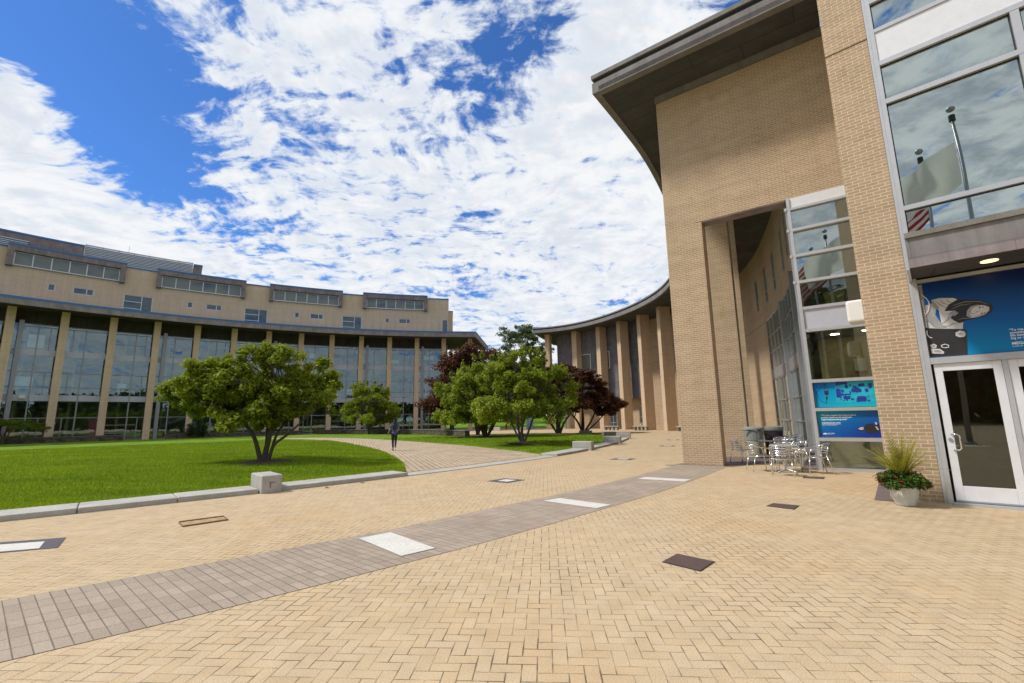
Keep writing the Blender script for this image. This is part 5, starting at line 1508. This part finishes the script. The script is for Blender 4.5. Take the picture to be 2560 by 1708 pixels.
# ------------------------------------------------------------------ leaves, flowers and trees
def leaf_cloud(C, N, rad, size, seed, up_bias=.5, aspect=.5, droop=0.0, clump_tint=None, fill=.75, split=0):
    """leaf quads through a set of clumps: C centres (n,3), rad (n,3), N leaves in all"""
    rng = np.random.default_rng(seed); C = np.array(C, float); rad = np.array(rad, float)
    if split:
        n0 = len(C); dv = rng.normal(size=(n0 * split, 3)); dv[:, 2] += .25; dv /= np.linalg.norm(dv, axis=1)[:, None]
        C = np.repeat(C, split, 0) + dv * np.repeat(rad, split, 0) * rng.uniform(.30, 1.0, (n0 * split, 1)); rad = np.repeat(rad, split, 0) * rng.uniform(.34, .62, (n0 * split, 1))
    n = len(C); vol = rad.prod(1) ** (2 / 3); pr = vol / vol.sum()
    idx = rng.choice(n, N, p=pr)
    dv = rng.normal(size=(N, 3)); dv /= np.linalg.norm(dv, axis=1)[:, None]
    rr = fill + (1.08 - fill) * rng.random(N); inner = rng.random(N) < .22; rr[inner] *= rng.random(inner.sum()) ** .5
    rr *= 1 + .16 * rng.normal(size=N) * (rng.random(N) < .25)
    P = C[idx] + dv * rad[idx] * rr[:, None]
    nrm = dv * .7 + rng.normal(size=(N, 3)) * .55; nrm[:, 2] += up_bias; nrm /= np.linalg.norm(nrm, axis=1)[:, None]
    ax = rng.normal(size=(N, 3)) + dv * .8; ax[:, 2] -= droop
    ax -= nrm * (ax * nrm).sum(1)[:, None]; ax /= np.linalg.norm(ax, axis=1)[:, None] + 1e-9
    sd = np.cross(nrm, ax)
    L = size * rng.uniform(.6, 1.3, N)[:, None]; W = L * aspect
    V = np.empty((N, 4, 3)); V[:, 0] = P - ax * L * .5; V[:, 1] = P + sd * W * .5 + nrm * L * .08; V[:, 2] = P + ax * L * .5; V[:, 3] = P - sd * W * .5 + nrm * L * .08
    ct = (rng.random(n) if clump_tint is None else np.array(clump_tint))[idx]
    T = np.clip(.55 * ct + .45 * rng.random(N) + .08 * rng.normal(size=N), 0, 1)
    return V.reshape(-1, 3), np.repeat(T, 4)
def limb(m, a, b, r0, r1, bend=.15, n=6, seg=6, rng=random):
    a, b = Vector(a), Vector(b); L = (b - a).length
    o = Vector((rng.uniform(-1, 1), rng.uniform(-1, 1), rng.uniform(.0, .7))) * bend * L
    pts = []
    for i in range(seg + 1):
        t_ = i / seg; p = a.lerp(b, t_) + o * math.sin(math.pi * t_)
        pts.append(p)
    m.tube(pts, [r0 + (r1 - r0) * i / seg for i in range(seg + 1)], n, cap=False); return pts
def tree(name, label, base, clumps, leaf, leafmat, N, size, stems, bark='bark', seed=1, flowers=0, group=None, up=.5, aspect=.5, fork=.35, twigs=True, cat='tree', fill=.75, droop=0.0, fsize=.06, split=7):
    """clumps: (x, y, z, rx, ry, rz) relative to the base; stems: (x, y, z, r0, r1) ends of the main limbs"""
    rng = random.Random(seed); bx, by, bz = base
    r = thing(name, label, cat, base, group=group)
    Cc = np.array([c[:3] for c in clumps], float) + np.array(base); Ra = np.array([c[3:6] for c in clumps], float)
    m = MB(); tips = []
    for st in stems:
        if len(st) == 2:
            pp = spline([(q[0], q[1], q[2], q[3]) for q in st[1]], 4)
            m.tube([(bx + q[0], by + q[1], bz + q[2]) for q in pp], [q[3] for q in pp], 8, cap=False)
            tips.append((Vector((bx + pp[-1][0], by + pp[-1][1], bz + pp[-1][2])), pp[-1][3])); continue
        x, y, z, r0, r1 = st
        a = (bx + x * .04 + rng.uniform(-.04, .04), by + y * .04 + rng.uniform(-.04, .04), bz - .05)
        p = limb(m, a, (bx + x, by + y, bz + z), r0, r1, .10, 8, 7, rng); tips.append((p[-1], r1)); tips.append((p[-3], r1 * 1.2))
    if twigs:
        for c in Cc:
            tp, rr = min(tips, key=lambda q: (q[0] - Vector(c)).length)
            p = limb(m, tp, c, rr * .75, rr * .25, .12, 5, 5, rng)
            for _ in range(3):
                e = Vector(c) + Vector((rng.uniform(-1, 1), rng.uniform(-1, 1), rng.uniform(-.3, 1))) * float(Ra.mean()) * .8
                limb(m, p[3], e, rr * .3, rr * .12, .1, 4, 3, rng)
    tr = m.build('trunk', bark, r, smooth=True, fix=False)
    V, T = leaf_cloud(Cc, N, Ra, size, seed, up, aspect, droop, fill=fill * .7, split=split)
    V = V - np.array(base)
    raw_mesh('crown', V, 4, T, leafmat, r)
    if flowers:
        f = MB(); rg = np.random.default_rng(seed + 5)
        for _ in range(flowers):
            i = rg.integers(len(Cc)); dv = rg.normal(size=3); dv[2] = abs(dv[2]) * .8; dv /= np.linalg.norm(dv)
            p = Cc[i] + dv * Ra[i] * 1.04
            s_ = fsize * rg.uniform(.6, 1.3)
            for k in range(5):
                a = 6.283 * k / 5 + rg.random(); q = np.array([math.cos(a), math.sin(a), .35]) * s_; w_ = np.array([-math.sin(a), math.cos(a), .1]) * s_ * .5
                f.add([p, p + q * .6 + w_, p + q, p + q * .6 - w_], [(0, 1, 2, 3)])
        o = f.build('blossom', 'blossom', r, fix=False, kind='stuff')
    return r
def dome(n, rx, ry, z0, z1, cr, seed, flat=.75, shell=.55, top=1.0):
    """clump list filling an irregular dome"""
    rg = random.Random(seed); out = []
    while len(out) < n:
        x, y, z = rg.uniform(-1, 1), rg.uniform(-1, 1), rg.uniform(0, 1)
        d = math.sqrt(x * x + y * y + (z * top) ** 2 * .95)
        if d > 1 or d < shell * rg.random() ** .3: continue
        k = cr * rg.uniform(.65, 1.25)
        out.append((x * rx, y * ry, z0 + z * (z1 - z0), k, k, k * flat))
    return out
# the big magnolia on the left lawn: clumps placed after its real outline
zm = lambda X, Y, y, r: ((X - 1165) * .00312, y, (1460 - Y) * .00312, r, r, r * .8)
rg = random.Random(21); cl = []
for X, Y in [(720, 480), (800, 440), (690, 540), (560, 620), (400, 620), (760, 640), (700, 560), (800, 820), (850, 760), (620, 770), (720, 690), (880, 560), (940, 720), (450, 400), (540, 370), (400, 490), (570, 340), (660, 400), (50, 620), (60, 680), (110, 740), (90, 590), (180, 560), (200, 640), (130, 650), (300, 560), (330, 680), (470, 460), (590, 420), (640, 500), (420, 750), (240, 770), (520, 620), (650, 620), (780, 560), (900, 450), (960, 300), (1060, 220), (1180, 230), (1300, 220), (1400, 260), (1210, 330), (1090, 400), (900, 640), (1040, 600), (1190, 560), (1330, 520), (1600, 390), (1690, 320), (1500, 330), (1640, 520), (1760, 640), (1840, 760), (1600, 720), (1460, 690), (1270, 780), (1020, 800), (760, 760), (600, 850), (480, 820), (1500, 850), (1760, 830), (1370, 890), (880, 890), (1120, 930), (330, 860), (700, 900), (1240, 900), (980, 900), (1560, 600), (1420, 600), (820, 700), (760, 930), (900, 980), (1020, 1000), (1140, 1010), (1260, 980), (1400, 950), (1000, 700), (1100, 740), (1180, 680), (1300, 680), (1080, 860)]:
    cl.append(zm(X, Y, rg.uniform(-1.3, .9) * (1 - abs(X - 1000) / 1700), rg.uniform(.34, .52)))
for _ in range(22):
    X = rg.uniform(350, 1700); Y = rg.uniform(480, 850); cl.append(zm(X, Y, rg.uniform(.6, 2.3), rg.uniform(.35, .5)))
tree('magnolia_tree', 'large spreading green magnolia in a mulch ring on the left lawn', (-8.80, 16.45, .19), cl, None, 'leaf_magnolia', 52000, .145,
     [('p', [(-.06, 0, -.05, .10), (-.20, 0, .35, .080), (-.38, 0, .85, .070), (-.75, .1, 1.28, .060), (-1.5, .2, 1.75, .04)]), ('p', [(.0, .02, -.05, .12), (.02, .05, .4, .095), (.09, .1, .95, .085), (.12, .1, 1.6, .07), (.35, 0, 2.4, .045)]), ('p', [(.08, .12, -.05, .08), (.16, .2, .5, .055), (.24, .3, .95, .045), (.45, .4, 1.35, .04), (.8, .5, 1.6, .03)]), ('p', [(.1, -.05, -.05, .08), (.22, -.06, .22, .06), (.40, -.08, .66, .048), (.82, -.1, .97, .042), (1.40, -.12, 1.50, .03)]), ('p', [(.0, .1, .6, .06), (-.2, .5, 1.4, .05), (-.5, .9, 2.1, .035)]), ('p', [(.1, .1, 1.0, .06), (.5, .4, 1.7, .05), (1.1, .5, 2.3, .03)])], seed=3, flowers=34, fsize=.085, fill=.55)
tree('magnolia_tree', 'small round blossoming magnolia before the left building, behind the walking person', (-16.1, 51.6, .1), dome(52, 3.1, 2.6, 1.4, 5.4, .74, 5, top=.9) + [(x_, -.3, z_, .2, .2, .42) for x_, z_ in ((-1.6, 5.0), (-.4, 5.7), (.5, 5.7), (1.3, 5.3), (2.1, 4.7))], None, 'leaf_magnolia', 19000, .21,
     [(-.5, 0, 1.9, .12, .07), (.3, .2, 1.9, .13, .07), (.8, -.1, 1.7, .10, .06), (.0, -.3, 1.6, .10, .06)], seed=5, flowers=70, fsize=.10)
tree('magnolia_tree', 'pale green multi stem magnolia with white blossom beside the stone wall end', (-2.25, 37.4, .12), dome(72, 3.9, 3.0, 1.4, 6.3, .76, 7, top=.95) + [(x_, -.6, z_, .2, .2, .42) for x_, z_ in ((-2.7, 5.0), (-1.8, 5.7), (-.9, 6.3), (-.2, 6.6), (.6, 6.5), (1.5, 6.2), (2.4, 5.4))], None, 'leaf_bright', 40000, .20,
     [(-.9, .1, 2.3, .12, .07), (-.3, .2, 2.6, .14, .08), (.3, -.1, 2.5, .13, .07), (1.1, .1, 2.5, .12, .06), (.7, .4, 2.2, .10, .06), (-1.4, -.2, 2.2, .10, .05)], seed=7, flowers=150, fsize=.09)
cl = dome(72, 2.75, 2.3, 1.65, 5.05, .60, 9, top=.85) + [(x_, -.4, z_, .16, .16, .34) for x_, z_ in ((-1.9, 4.3), (-1.2, 4.75), (-.5, 5.1), (.2, 5.45), (.5, 5.3), (1.0, 5.35), (1.3, 5.0), (2.3, 4.2), (2.9, 3.7))] + [(.15, 0, 5.2, .4, .4, .5), (.75, -.2, 5.15, .35, .35, .45), (3.0, -.2, 3.1, .6, .5, .55), (2.6, -.3, 2.4, .6, .5, .5), (-2.6, -.2, 2.2, .6, .5, .5)]
tree('magnolia_tree', 'bright green magnolia with two forked trunks and white flowers in the verge', (.55, 26.9, .12), cl, None, 'leaf_bright', 44000, .160,
     [(-.25, 0, 1.9, .075, .055), (.15, .1, 1.6, .10, .06), (.85, .1, 2.3, .07, .045), (-.9, .1, 2.3, .06, .04)], bark='bark_grey', seed=9, flowers=120, fsize=.075)
tree('maple_tree', 'wide dark red maple behind the blossoming magnolias', (-3.5, 45.5, .05), dome(120, 5.3, 3.0, 2.4, 8.1, 1.0, 11, flat=.7, top=.85, shell=.75), None, 'leaf_maple', 46000, .20,
     [(-1.2, 0, 2.6, .13, .07), (.2, 0, 2.9, .15, .08), (1.4, .1, 2.6, .13, .06)], seed=11, aspect=.75, group='dark red maples')
tree('maple_tree', 'dark red maple with V shaped stems at the middle of the verge', (4.05, 41.6, .08), dome(46, 2.7, 2.4, 2.3, 6.5, .8, 13, flat=.45), None, 'leaf_maple', 28000, .18,
     [(-1.3, 0, 1.7, .11, .07), (.1, 0, 2.3, .17, .09), (1.2, .1, 1.9, .12, .07), (.5, .3, 2.2, .10, .06)], seed=13, aspect=.75, group='dark red maples')
cl = dome(50, 3.9, 2.8, 1.75, 6.6, .82, 15, flat=.42, top=.92) + [(3.2, -.3, 2.3, .8, .7, .35), (3.7, 0, 2.7, .7, .6, .35), (2.9, .1, 3.4, .8, .7, .4)]
tree('maple_tree', 'right hand dark red maple in front of the arcade columns', (6.75, 45.3, .02), cl, None, 'leaf_maple', 36000, .18,
     [(-1.2, 0, 2.0, .12, .07), (.05, 0, 2.4, .18, .09), (1.3, .1, 2.0, .12, .06), (2.4, -.1, 2.1, .08, .05)], seed=15, aspect=.75, group='dark red maples')
lx, ly, _ = LEFT(-49.6, 0, 3.0)
tree('lace_leaf_tree', 'low umbrella shaped tree behind the stone wall at the left edge', (lx + 1.0, ly - 1.0, .05), [(x * .42, y * .4, 1.95 - .028 * x * x * .5 + rg.uniform(-.12, .12), .62, .55, .24) for x in range(-6, 7) for y in (-2, 0, 2)], None, 'leaf_lace', 14000, .13,
     [(-.6, 0, 1.3, .07, .04), (.3, .1, 1.5, .08, .04), (.8, -.1, 1.4, .06, .03), (-.1, .2, 1.4, .06, .04)], seed=17, aspect=.45, group=None)
bx, by, _ = LEFT(-36.0, 0, 5.3)
tree('shrub', 'dark round evergreen shrub behind the large magnolia trunk', (bx, by, .03), dome(22, 1.2, 1.1, .25, 1.75, .5, 19, top=1.0), None, 'leaf_dark', 6000, .10, [(0, 0, .6, .05, .03), (.2, .1, .7, .04, .02)], seed=19, cat='shrub')
tree('shade_tree', 'tall grey green tree rising behind the maples between the buildings', (1.7, 84, .6), dome(90, 6.6, 4.6, 7.0, 18.6, 1.05, 23, top=.95), None, 'leaf_grey', 24000, .34,
     [(0, 0, 9, .30, .16), (-2, .3, 11, .18, .08), (2, -.3, 12, .18, .08), (.3, .2, 15.0, .16, .05)], seed=23, droop=.4)
for x, y, z, w_, h_, s_, lb, mt in [(-5.5, 92, 1.0, 4.2, 11.5, 31, 'green tree far behind the right end of the left building', 'leaf_magnolia'), (-1.6, 104, 1.5, 4.6, 11.0, 32, 'dark tree far up the lawn between the buildings', 'leaf_dark'), (5.4, 108, 1.5, 4.8, 12.0, 33, 'dark tree far up the lawn right of the grey green tree', 'leaf_dark'), (-12, 108, 1.5, 5.0, 11.5, 34, 'dark spreading tree far behind the covered corner of the left building', 'leaf_dark'), (12.0, 100, 1.4, 4.6, 10.5, 35, 'leafy tree far behind the first arcade column', 'leaf_magnolia'), (2.0, 126, 1.8, 6.0, 13, 36, 'broad dark tree at the top of the far lawn', 'leaf_dark')]:
    tree('shade_tree', lb, (x, y, z), dome(44, w_ * 1.1, w_ * .9, h_ * .14, h_, 1.5, s_), None, mt, 8000, .55, [(0, 0, h_ * .42, .28, .15), (-1.2, 0, h_ * .5, .14, .07), (1.3, .2, h_ * .55, .14, .07)], seed=s_, group='trees on the far lawn')
# far wood closing the view (stuff), ahead and behind
def wood(name, label, spots, seed, N, size, mt):
    rg_ = random.Random(seed); C_, R_ = [], []
    for x, y, h_ in spots:
        for _ in range(11):
            k = h_ * rg_.uniform(.18, .3); C_.append((x + rg_.uniform(-.3, .3) * h_, y + rg_.uniform(-.3, .3) * h_, h_ * rg_.uniform(.02, .85))); R_.append((k, k, k * .85))
    V, T = leaf_cloud(C_, N, R_, size, seed, .5, .7, fill=.3)
    return tag(raw_mesh(name, V, 4, T, mt, kind='stuff'), label, 'woods', kind='stuff')
wood('far_wood', 'dark distant line of trees beyond the far lawn', [(x, 142 + 7 * math.sin(x * .3), 13 + 3 * math.sin(x * 1.7)) for x in range(-90, 95, 6)], 41, 30000, 1.3, 'leaf_dark')
wood('woods_behind', 'line of dark trees behind the photographer, mirrored in the glass', [(x, -58 - 8 * math.sin(x * .21), 11 + 3 * math.sin(x * 1.3)) for x in range(-66, 130, 5)] + [(-95 + 6 * math.sin(y), y, 12) for y in range(-44, 30, 6)] + [(-34, -48, 23), (-44, -42, 24), (-24, -50, 21)], 43, 70000, 1.5, 'leaf_dark')

# ------------------------------------------------------------------ planter at the pilaster
px, py = 6.74, 8.22
r = thing('planter', 'white faceted pot of red flowers and palm fronds before the brick pilaster', 'planter', (px, py, 0))
MB().lathe([(.13, 0), (.145, .02), (.19, .17), (.212, .315), (.20, .33), (.185, .325)], 9, (px, py, 0)).build('pot', 'pot', r, bevel=.006)
MB().lathe([(.185, .305), (.05, .32)], 12, (px, py, 0)).build('soil', 'mulch', r)
C_ = [(px + .235 * math.cos(a), py + .235 * math.sin(a), .41 + .05 * math.sin(3 * a)) for a in np.linspace(0, 5.6, 9)] + [(px, py, .50), (px + .14, py, .50), (px - .14, py, .50)]
V, T = leaf_cloud(C_, 2300, [(.14, .14, .095)] * 12, .062, 51, .5, .6, .5)
raw_mesh('foliage', V - np.array((px, py, 0)), 4, T, 'leaf_planter', r)
f = MB(); rg = np.random.default_rng(8)
for _ in range(38):
    a = rg.uniform(0, 6.28); q = rg.uniform(.22, .40); p = np.array((px + q * math.cos(a), py + q * math.sin(a), .36 + rg.uniform(-.06, .15)))
    for k in range(5):
        b = 6.283 * k / 5 + a; v = np.array([math.cos(b), math.sin(b), .4]) * .034; w_ = np.array([-math.sin(b), math.cos(b), 0]) * .018
        f.add([p, p + v * .6 + w_, p + v, p + v * .6 - w_], [(0, 1, 2, 3)])
f.build('red_flowers', 'flower_red', r, fix=False, kind='stuff')
V = []; T = []
for k in range(64):
    a = rg.uniform(0, 6.28); el = rg.uniform(.62, 1.45); L = rg.uniform(.50, .80); b0_ = np.array((px, py, .46))
    P = []
    for i in range(9):
        q = i / 8; rr_ = L * q; drop = (.35 * (1.3 - el)) * q * q * L * 1.6
        P.append(b0_ + np.array([math.cos(a) * math.cos(el), math.sin(a) * math.cos(el), math.sin(el)]) * rr_ - np.array([0, 0, drop]))
    side = np.array([-math.sin(a), math.cos(a), 0])
    for i in range(2, 9):
        tdir = (P[i] - P[i - 1]); tdir /= np.linalg.norm(tdir)
        for s in (-1, 1):
            for h_ in (0, .5):
                o = P[i - 1] * (1 - h_) + P[i] * h_; le = (.215 - .014 * i) * rg.uniform(.8, 1.15)
                d_ = side * s * .62 + tdir * .8 + np.array([0, 0, .12]); d_ /= np.linalg.norm(d_)
                w_ = np.cross(d_, np.array([.1, .2, 1])); w_ /= np.linalg.norm(w_); w_ *= .0075
                e = o + d_ * le - np.array([0, 0, .03])
                V += [o - w_, o + w_, e + w_ * .2, e - w_ * .2]; T += [rg.random()] * 4
raw_mesh('palm_fronds', np.array(V) - np.array((px, py, 0)), 4, np.array(T), 'leaf_palm', r)

# ------------------------------------------------------------------ hydrant, sign board
hx, hy = -1.05, 68.5
r = thing('fire_hydrant', 'small red fire hydrant far away on the paving by the lawn', 'hydrant', (hx, hy, 0))
MB().lathe([(.20, 0), (.20, .05), (.13, .07), (.13, .55), (.17, .56), (.17, .60), (.14, .62), (.11, .72), (.04, .78), (.03, .83)], 14, (hx, hy, 0)).build('hydrant_body', 'hydrant_red', r)
for s in (-1, 1): MB().tube([(hx + s * .10, hy, .42), (hx + s * .22, hy, .42)], .06, 8).build('outlet', 'hydrant_red', r)
MB().tube([(hx, hy - .10, .38), (hx, hy - .22, .38)], .075, 8).build('outlet', 'hydrant_red', r)
sx, sy = 2.35, 66.0
r = thing('sign_board', 'tall pale blue sign board standing far behind the forked magnolia', 'sign', (sx, sy, 0))
MB().box(sx, sy, .1, .95, .10, 2.9, .1).build('panel', 'sign_blue', r, bevel=.01)
MB().box(sx, sy, 0, .8, .14, .1, .1).build('plinth', 'granite', r)

# ------------------------------------------------------------------ flag poles (behind the viewer, seen in the entrance glass)
def pole(label, x, y, h_):
    r = thing('flag_pole', label, 'flag pole', (x, y, 0), group='flag poles mirrored in the entrance glass')
    MB().tube([(x, y, 0), (x, y, h_ * .5), (x, y, h_ - .35)], [.11, .09, .055], 12).build('shaft', 'grey_metal', r, smooth=True)
    MB().lathe([(.12, 0), (.12, .30), (.05, .32)], 12, (x, y, h_ - .62)).build('truck', 'gasket', r)
    MB().ball((x, y, h_), .17, 8, (1, 1, .8)).build('finial', 'grey_metal', r, smooth=True)
    MB().lathe([(.25, 0), (.22, .08), (.13, .12)], 14, (x, y, 0)).build('base', 'grey_metal', r)
    return r
pole('nearest flag pole, carrying the pale flag', -1.6, -4.9, 15)
pole('second flag pole, carrying the striped flag', -4.9, -6.8, 15)
pole('farthest bare flag pole', -7.9, -9.1, 15)
def flag(name, label, a, dirv, w_, h_, sag, material, cat='flag'):
    m = MB(); nu, nv = 16, 8; uv = []
    for i in range(nu + 1):
        for j in range(nv + 1):
            q = i / nu; p = j / nv
            wob = (.22 * math.sin(q * 9 + p * 2.5) + .08 * math.sin(q * 21 - p * 4)) * min(1, q * 2)
            x = a[0] + dirv[0] * w_ * q - dirv[1] * wob; y = a[1] + dirv[1] * w_ * q + dirv[0] * wob
            z = a[2] + h_ * p - sag * q ** 1.3 - .12 * math.sin(q * 5 + p)
            m.v.append((x, y, z)); uv.append((q, p))
    for i in range(nu):
        for j in range(nv):
            k = i * (nv + 1) + j; m.f.append((k, k + nv + 1, k + nv + 2, k + 1))
    return tag(m.build(name, material, uv=uv, smooth=True), label, cat)
flag('flag', 'pale grey flag blowing from the nearest pole', (-1.72, -4.88, 11.5), (-.96, .28), 3.0, 2.05, 1.35, 'pale_cloth')
flag('flag', 'red and white striped flag drooping from the second pole', (-4.95, -6.78, 11.3), (-.80, .3), 2.4, 2.6, 1.7, 'striped_cloth')

# ------------------------------------------------------------------ the person walking away
def skinned(name, V, E, root, material, parent, sub=2):
    me = bpy.data.meshes.new(name); bm = bmesh.new(); lay = bm.verts.layers.skin.verify()
    vs = []
    for i, (x, y, z, rr_) in enumerate(V):
        v = bm.verts.new((x, y, z)); q = rr_ if isinstance(rr_, tuple) else (rr_, rr_)
        v[lay].radius = q; v[lay].use_root = (i == root); vs.append(v)
    for a, b in E: bm.edges.new((vs[a], vs[b]))
    bm.to_mesh(me); bm.free(); me.materials.append(MATS[material])
    o = bpy.data.objects.new(name, me); COL.objects.link(o); o.parent = parent
    s = o.modifiers.new('skin', 'SKIN'); s.use_smooth_shade = True
    ss = o.modifiers.new('sub', 'SUBSURF'); ss.levels = sub; ss.render_levels = sub
    return o
pr = thing('person', 'person with long dark hair walking away in blue shirt and black leggings', 'person', (0, 0, 0))
J = {'pel': (0, 0, .93, (.13, .10)), 'sp': (0, .0, 1.10, (.115, .085)), 'ch': (0, .01, 1.28, (.135, .095)), 'nb': (0, .01, 1.41, .06), 'nk': (0, .02, 1.47, .05), 'hd': (0, .03, 1.555, (.078, .09)), 'tp': (0, .03, 1.62, (.062, .075)), 'nose': (0, .125, 1.55, .012),
     'sl': (-.15, .0, 1.36, .055), 'el': (-.235, .0, 1.11, .040), 'wl': (-.315, .10, .90, .026), 'pl': (-.33, .125, .845, (.034, .02)),
     'sr': (.15, .0, 1.36, .055), 'er': (.22, .02, 1.11, .040), 'wr': (.17, .22, 1.03, .026), 'pr': (.14, .28, 1.04, (.034, .02)),
     'hl': (-.085, .0, .86, .085), 'kl': (-.075, .16, .50, .055), 'al': (-.06, .10, .10, .036), 'fl': (-.06, .22, .045, .034),
     'hr': (.085, .0, .86, .085), 'kr': (.07, -.02, .50, .055), 'ar': (.06, -.22, .17, .036), 'fr': (.06, -.15, .06, .034),
     'earl': (-.08, .03, 1.55, .013), 'earr': (.08, .03, 1.55, .013)}
for h_, s, base_, dx in (('l', -1, J['pl'], (-.01, .025, -.05)), ('r', 1, J['pr'], (-.03, .05, .0))):
    d_ = Vector(dx).normalized(); sd = Vector((.35, .9, .2)).cross(d_).normalized() if h_ == 'l' else Vector((0, 0, 1)).cross(d_).normalized()
    for k in range(4):
        o_ = Vector(base_[:3]) + sd * (.024 * (k - 1.5)) + d_ * .03; L = (.062, .072, .068, .052)[k]
        c_ = o_ + d_ * L * .55; e_ = c_ + (d_ + Vector((.3 * -s, .15, -.25))).normalized() * L * .45
        J['f%s%da' % (h_, k)] = (*o_, .009); J['f%s%db' % (h_, k)] = (*c_, .008); J['f%s%dc' % (h_, k)] = (*e_, .0065)
    o_ = Vector(base_[:3]) - sd * .036 - d_ * .01; e_ = o_ - sd * .025 + d_ * .035
    J['t%sa' % h_] = (*o_, .010); J['t%sb' % h_] = (*e_, .008)
nm = list(J); ix = {n_: i for i, n_ in enumerate(nm)}
E_ = [('pel', 'sp'), ('sp', 'ch'), ('ch', 'nb'), ('nb', 'nk'), ('nk', 'hd'), ('hd', 'tp'), ('hd', 'nose'), ('hd', 'earl'), ('hd', 'earr'), ('ch', 'sl'), ('sl', 'el'), ('el', 'wl'), ('wl', 'pl'), ('ch', 'sr'), ('sr', 'er'), ('er', 'wr'), ('wr', 'pr'), ('pel', 'hl'), ('hl', 'kl'), ('kl', 'al'), ('al', 'fl'), ('pel', 'hr'), ('hr', 'kr'), ('kr', 'ar'), ('ar', 'fr')]
for h_ in 'lr':
    for k in range(4): E_ += [('p' + h_, 'f%s%da' % (h_, k)), ('f%s%da' % (h_, k), 'f%s%db' % (h_, k)), ('f%s%db' % (h_, k), 'f%s%dc' % (h_, k))]
    E_ += [('p' + h_, 't%sa' % h_), ('t%sa' % h_, 't%sb' % h_)]
skinned('body', [J[n_] for n_ in nm], [(ix[a], ix[b]) for a, b in E_], ix['pel'], 'skin', pr)
skinned('shirt', [(0, .0, .90, (.165, .125)), (0, 0, 1.08, (.15, .115)), (0, .01, 1.26, (.165, .12)), (0, .01, 1.39, (.09, .075)), (-.165, 0, 1.36, .075), (-.225, 0, 1.18, .068), (.165, 0, 1.36, .075), (.215, .01, 1.18, .068), (0, 0, .84, (.165, .13))], [(8, 0), (0, 1), (1, 2), (2, 3), (2, 4), (4, 5), (2, 6), (6, 7)], 1, 'shirt', pr)
skinned('leggings', [(0, 0, .92, (.13, .11)), (-.085, 0, .84, .10), (-.075, .155, .50, .066), (-.06, .105, .13, .046), (.085, 0, .84, .10), (.07, -.02, .50, .066), (.06, -.21, .20, .046)], [(0, 1), (1, 2), (2, 3), (0, 4), (4, 5), (5, 6)], 0, 'leggings', pr)
skinned('shoe', [(-.06, .07, .05, .045), (-.06, .16, .042, .046), (-.06, .26, .035, .036)], [(0, 1), (1, 2)], 1, 'shoe_dark', pr)
skinned('shoe', [(.06, -.245, .125, .045), (.06, -.185, .065, .046), (.06, -.11, .035, .036)], [(0, 1), (1, 2)], 1, 'shoe', pr)
skinned('hair', [(0, .02, 1.64, (.082, .092)), (0, -.015, 1.57, (.10, .085)), (0, -.06, 1.45, (.10, .055)), (0, -.115, 1.30, (.11, .04)), (0, -.13, 1.16, (.085, .03)), (.01, -.125, 1.07, (.045, .02))], [(0, 1), (1, 2), (2, 3), (3, 4), (4, 5)], 1, 'hair', pr)
for s in (-1, 1): MB().ball((s * .03, .105, 1.565), .011, 5).build('eye', 'print_white', pr)
MB().box(0, .115, 1.512, .04, .01, .006).build('mouth', 'flower_red', pr)
pr.location = (-6.32, 24.6, .009); pr.rotation_euler = (0, 0, R(14))
# two dry leaves by the kerb
for x, y, lb in [(-3.95, 12.25, 'dry curled leaf lying against the front of the granite kerb'), (-4.55, 11.45, 'small dry leaf lying on the pavers near the kerb')]:
    m = MB(); m.add([(x - .06, y, .01), (x, y - .035, .045), (x + .07, y + .01, .012), (x, y + .04, .05)], [(0, 1, 2, 3)]); tag(m.build('dry_leaf', 'furniture', fix=False), lb, 'leaf')
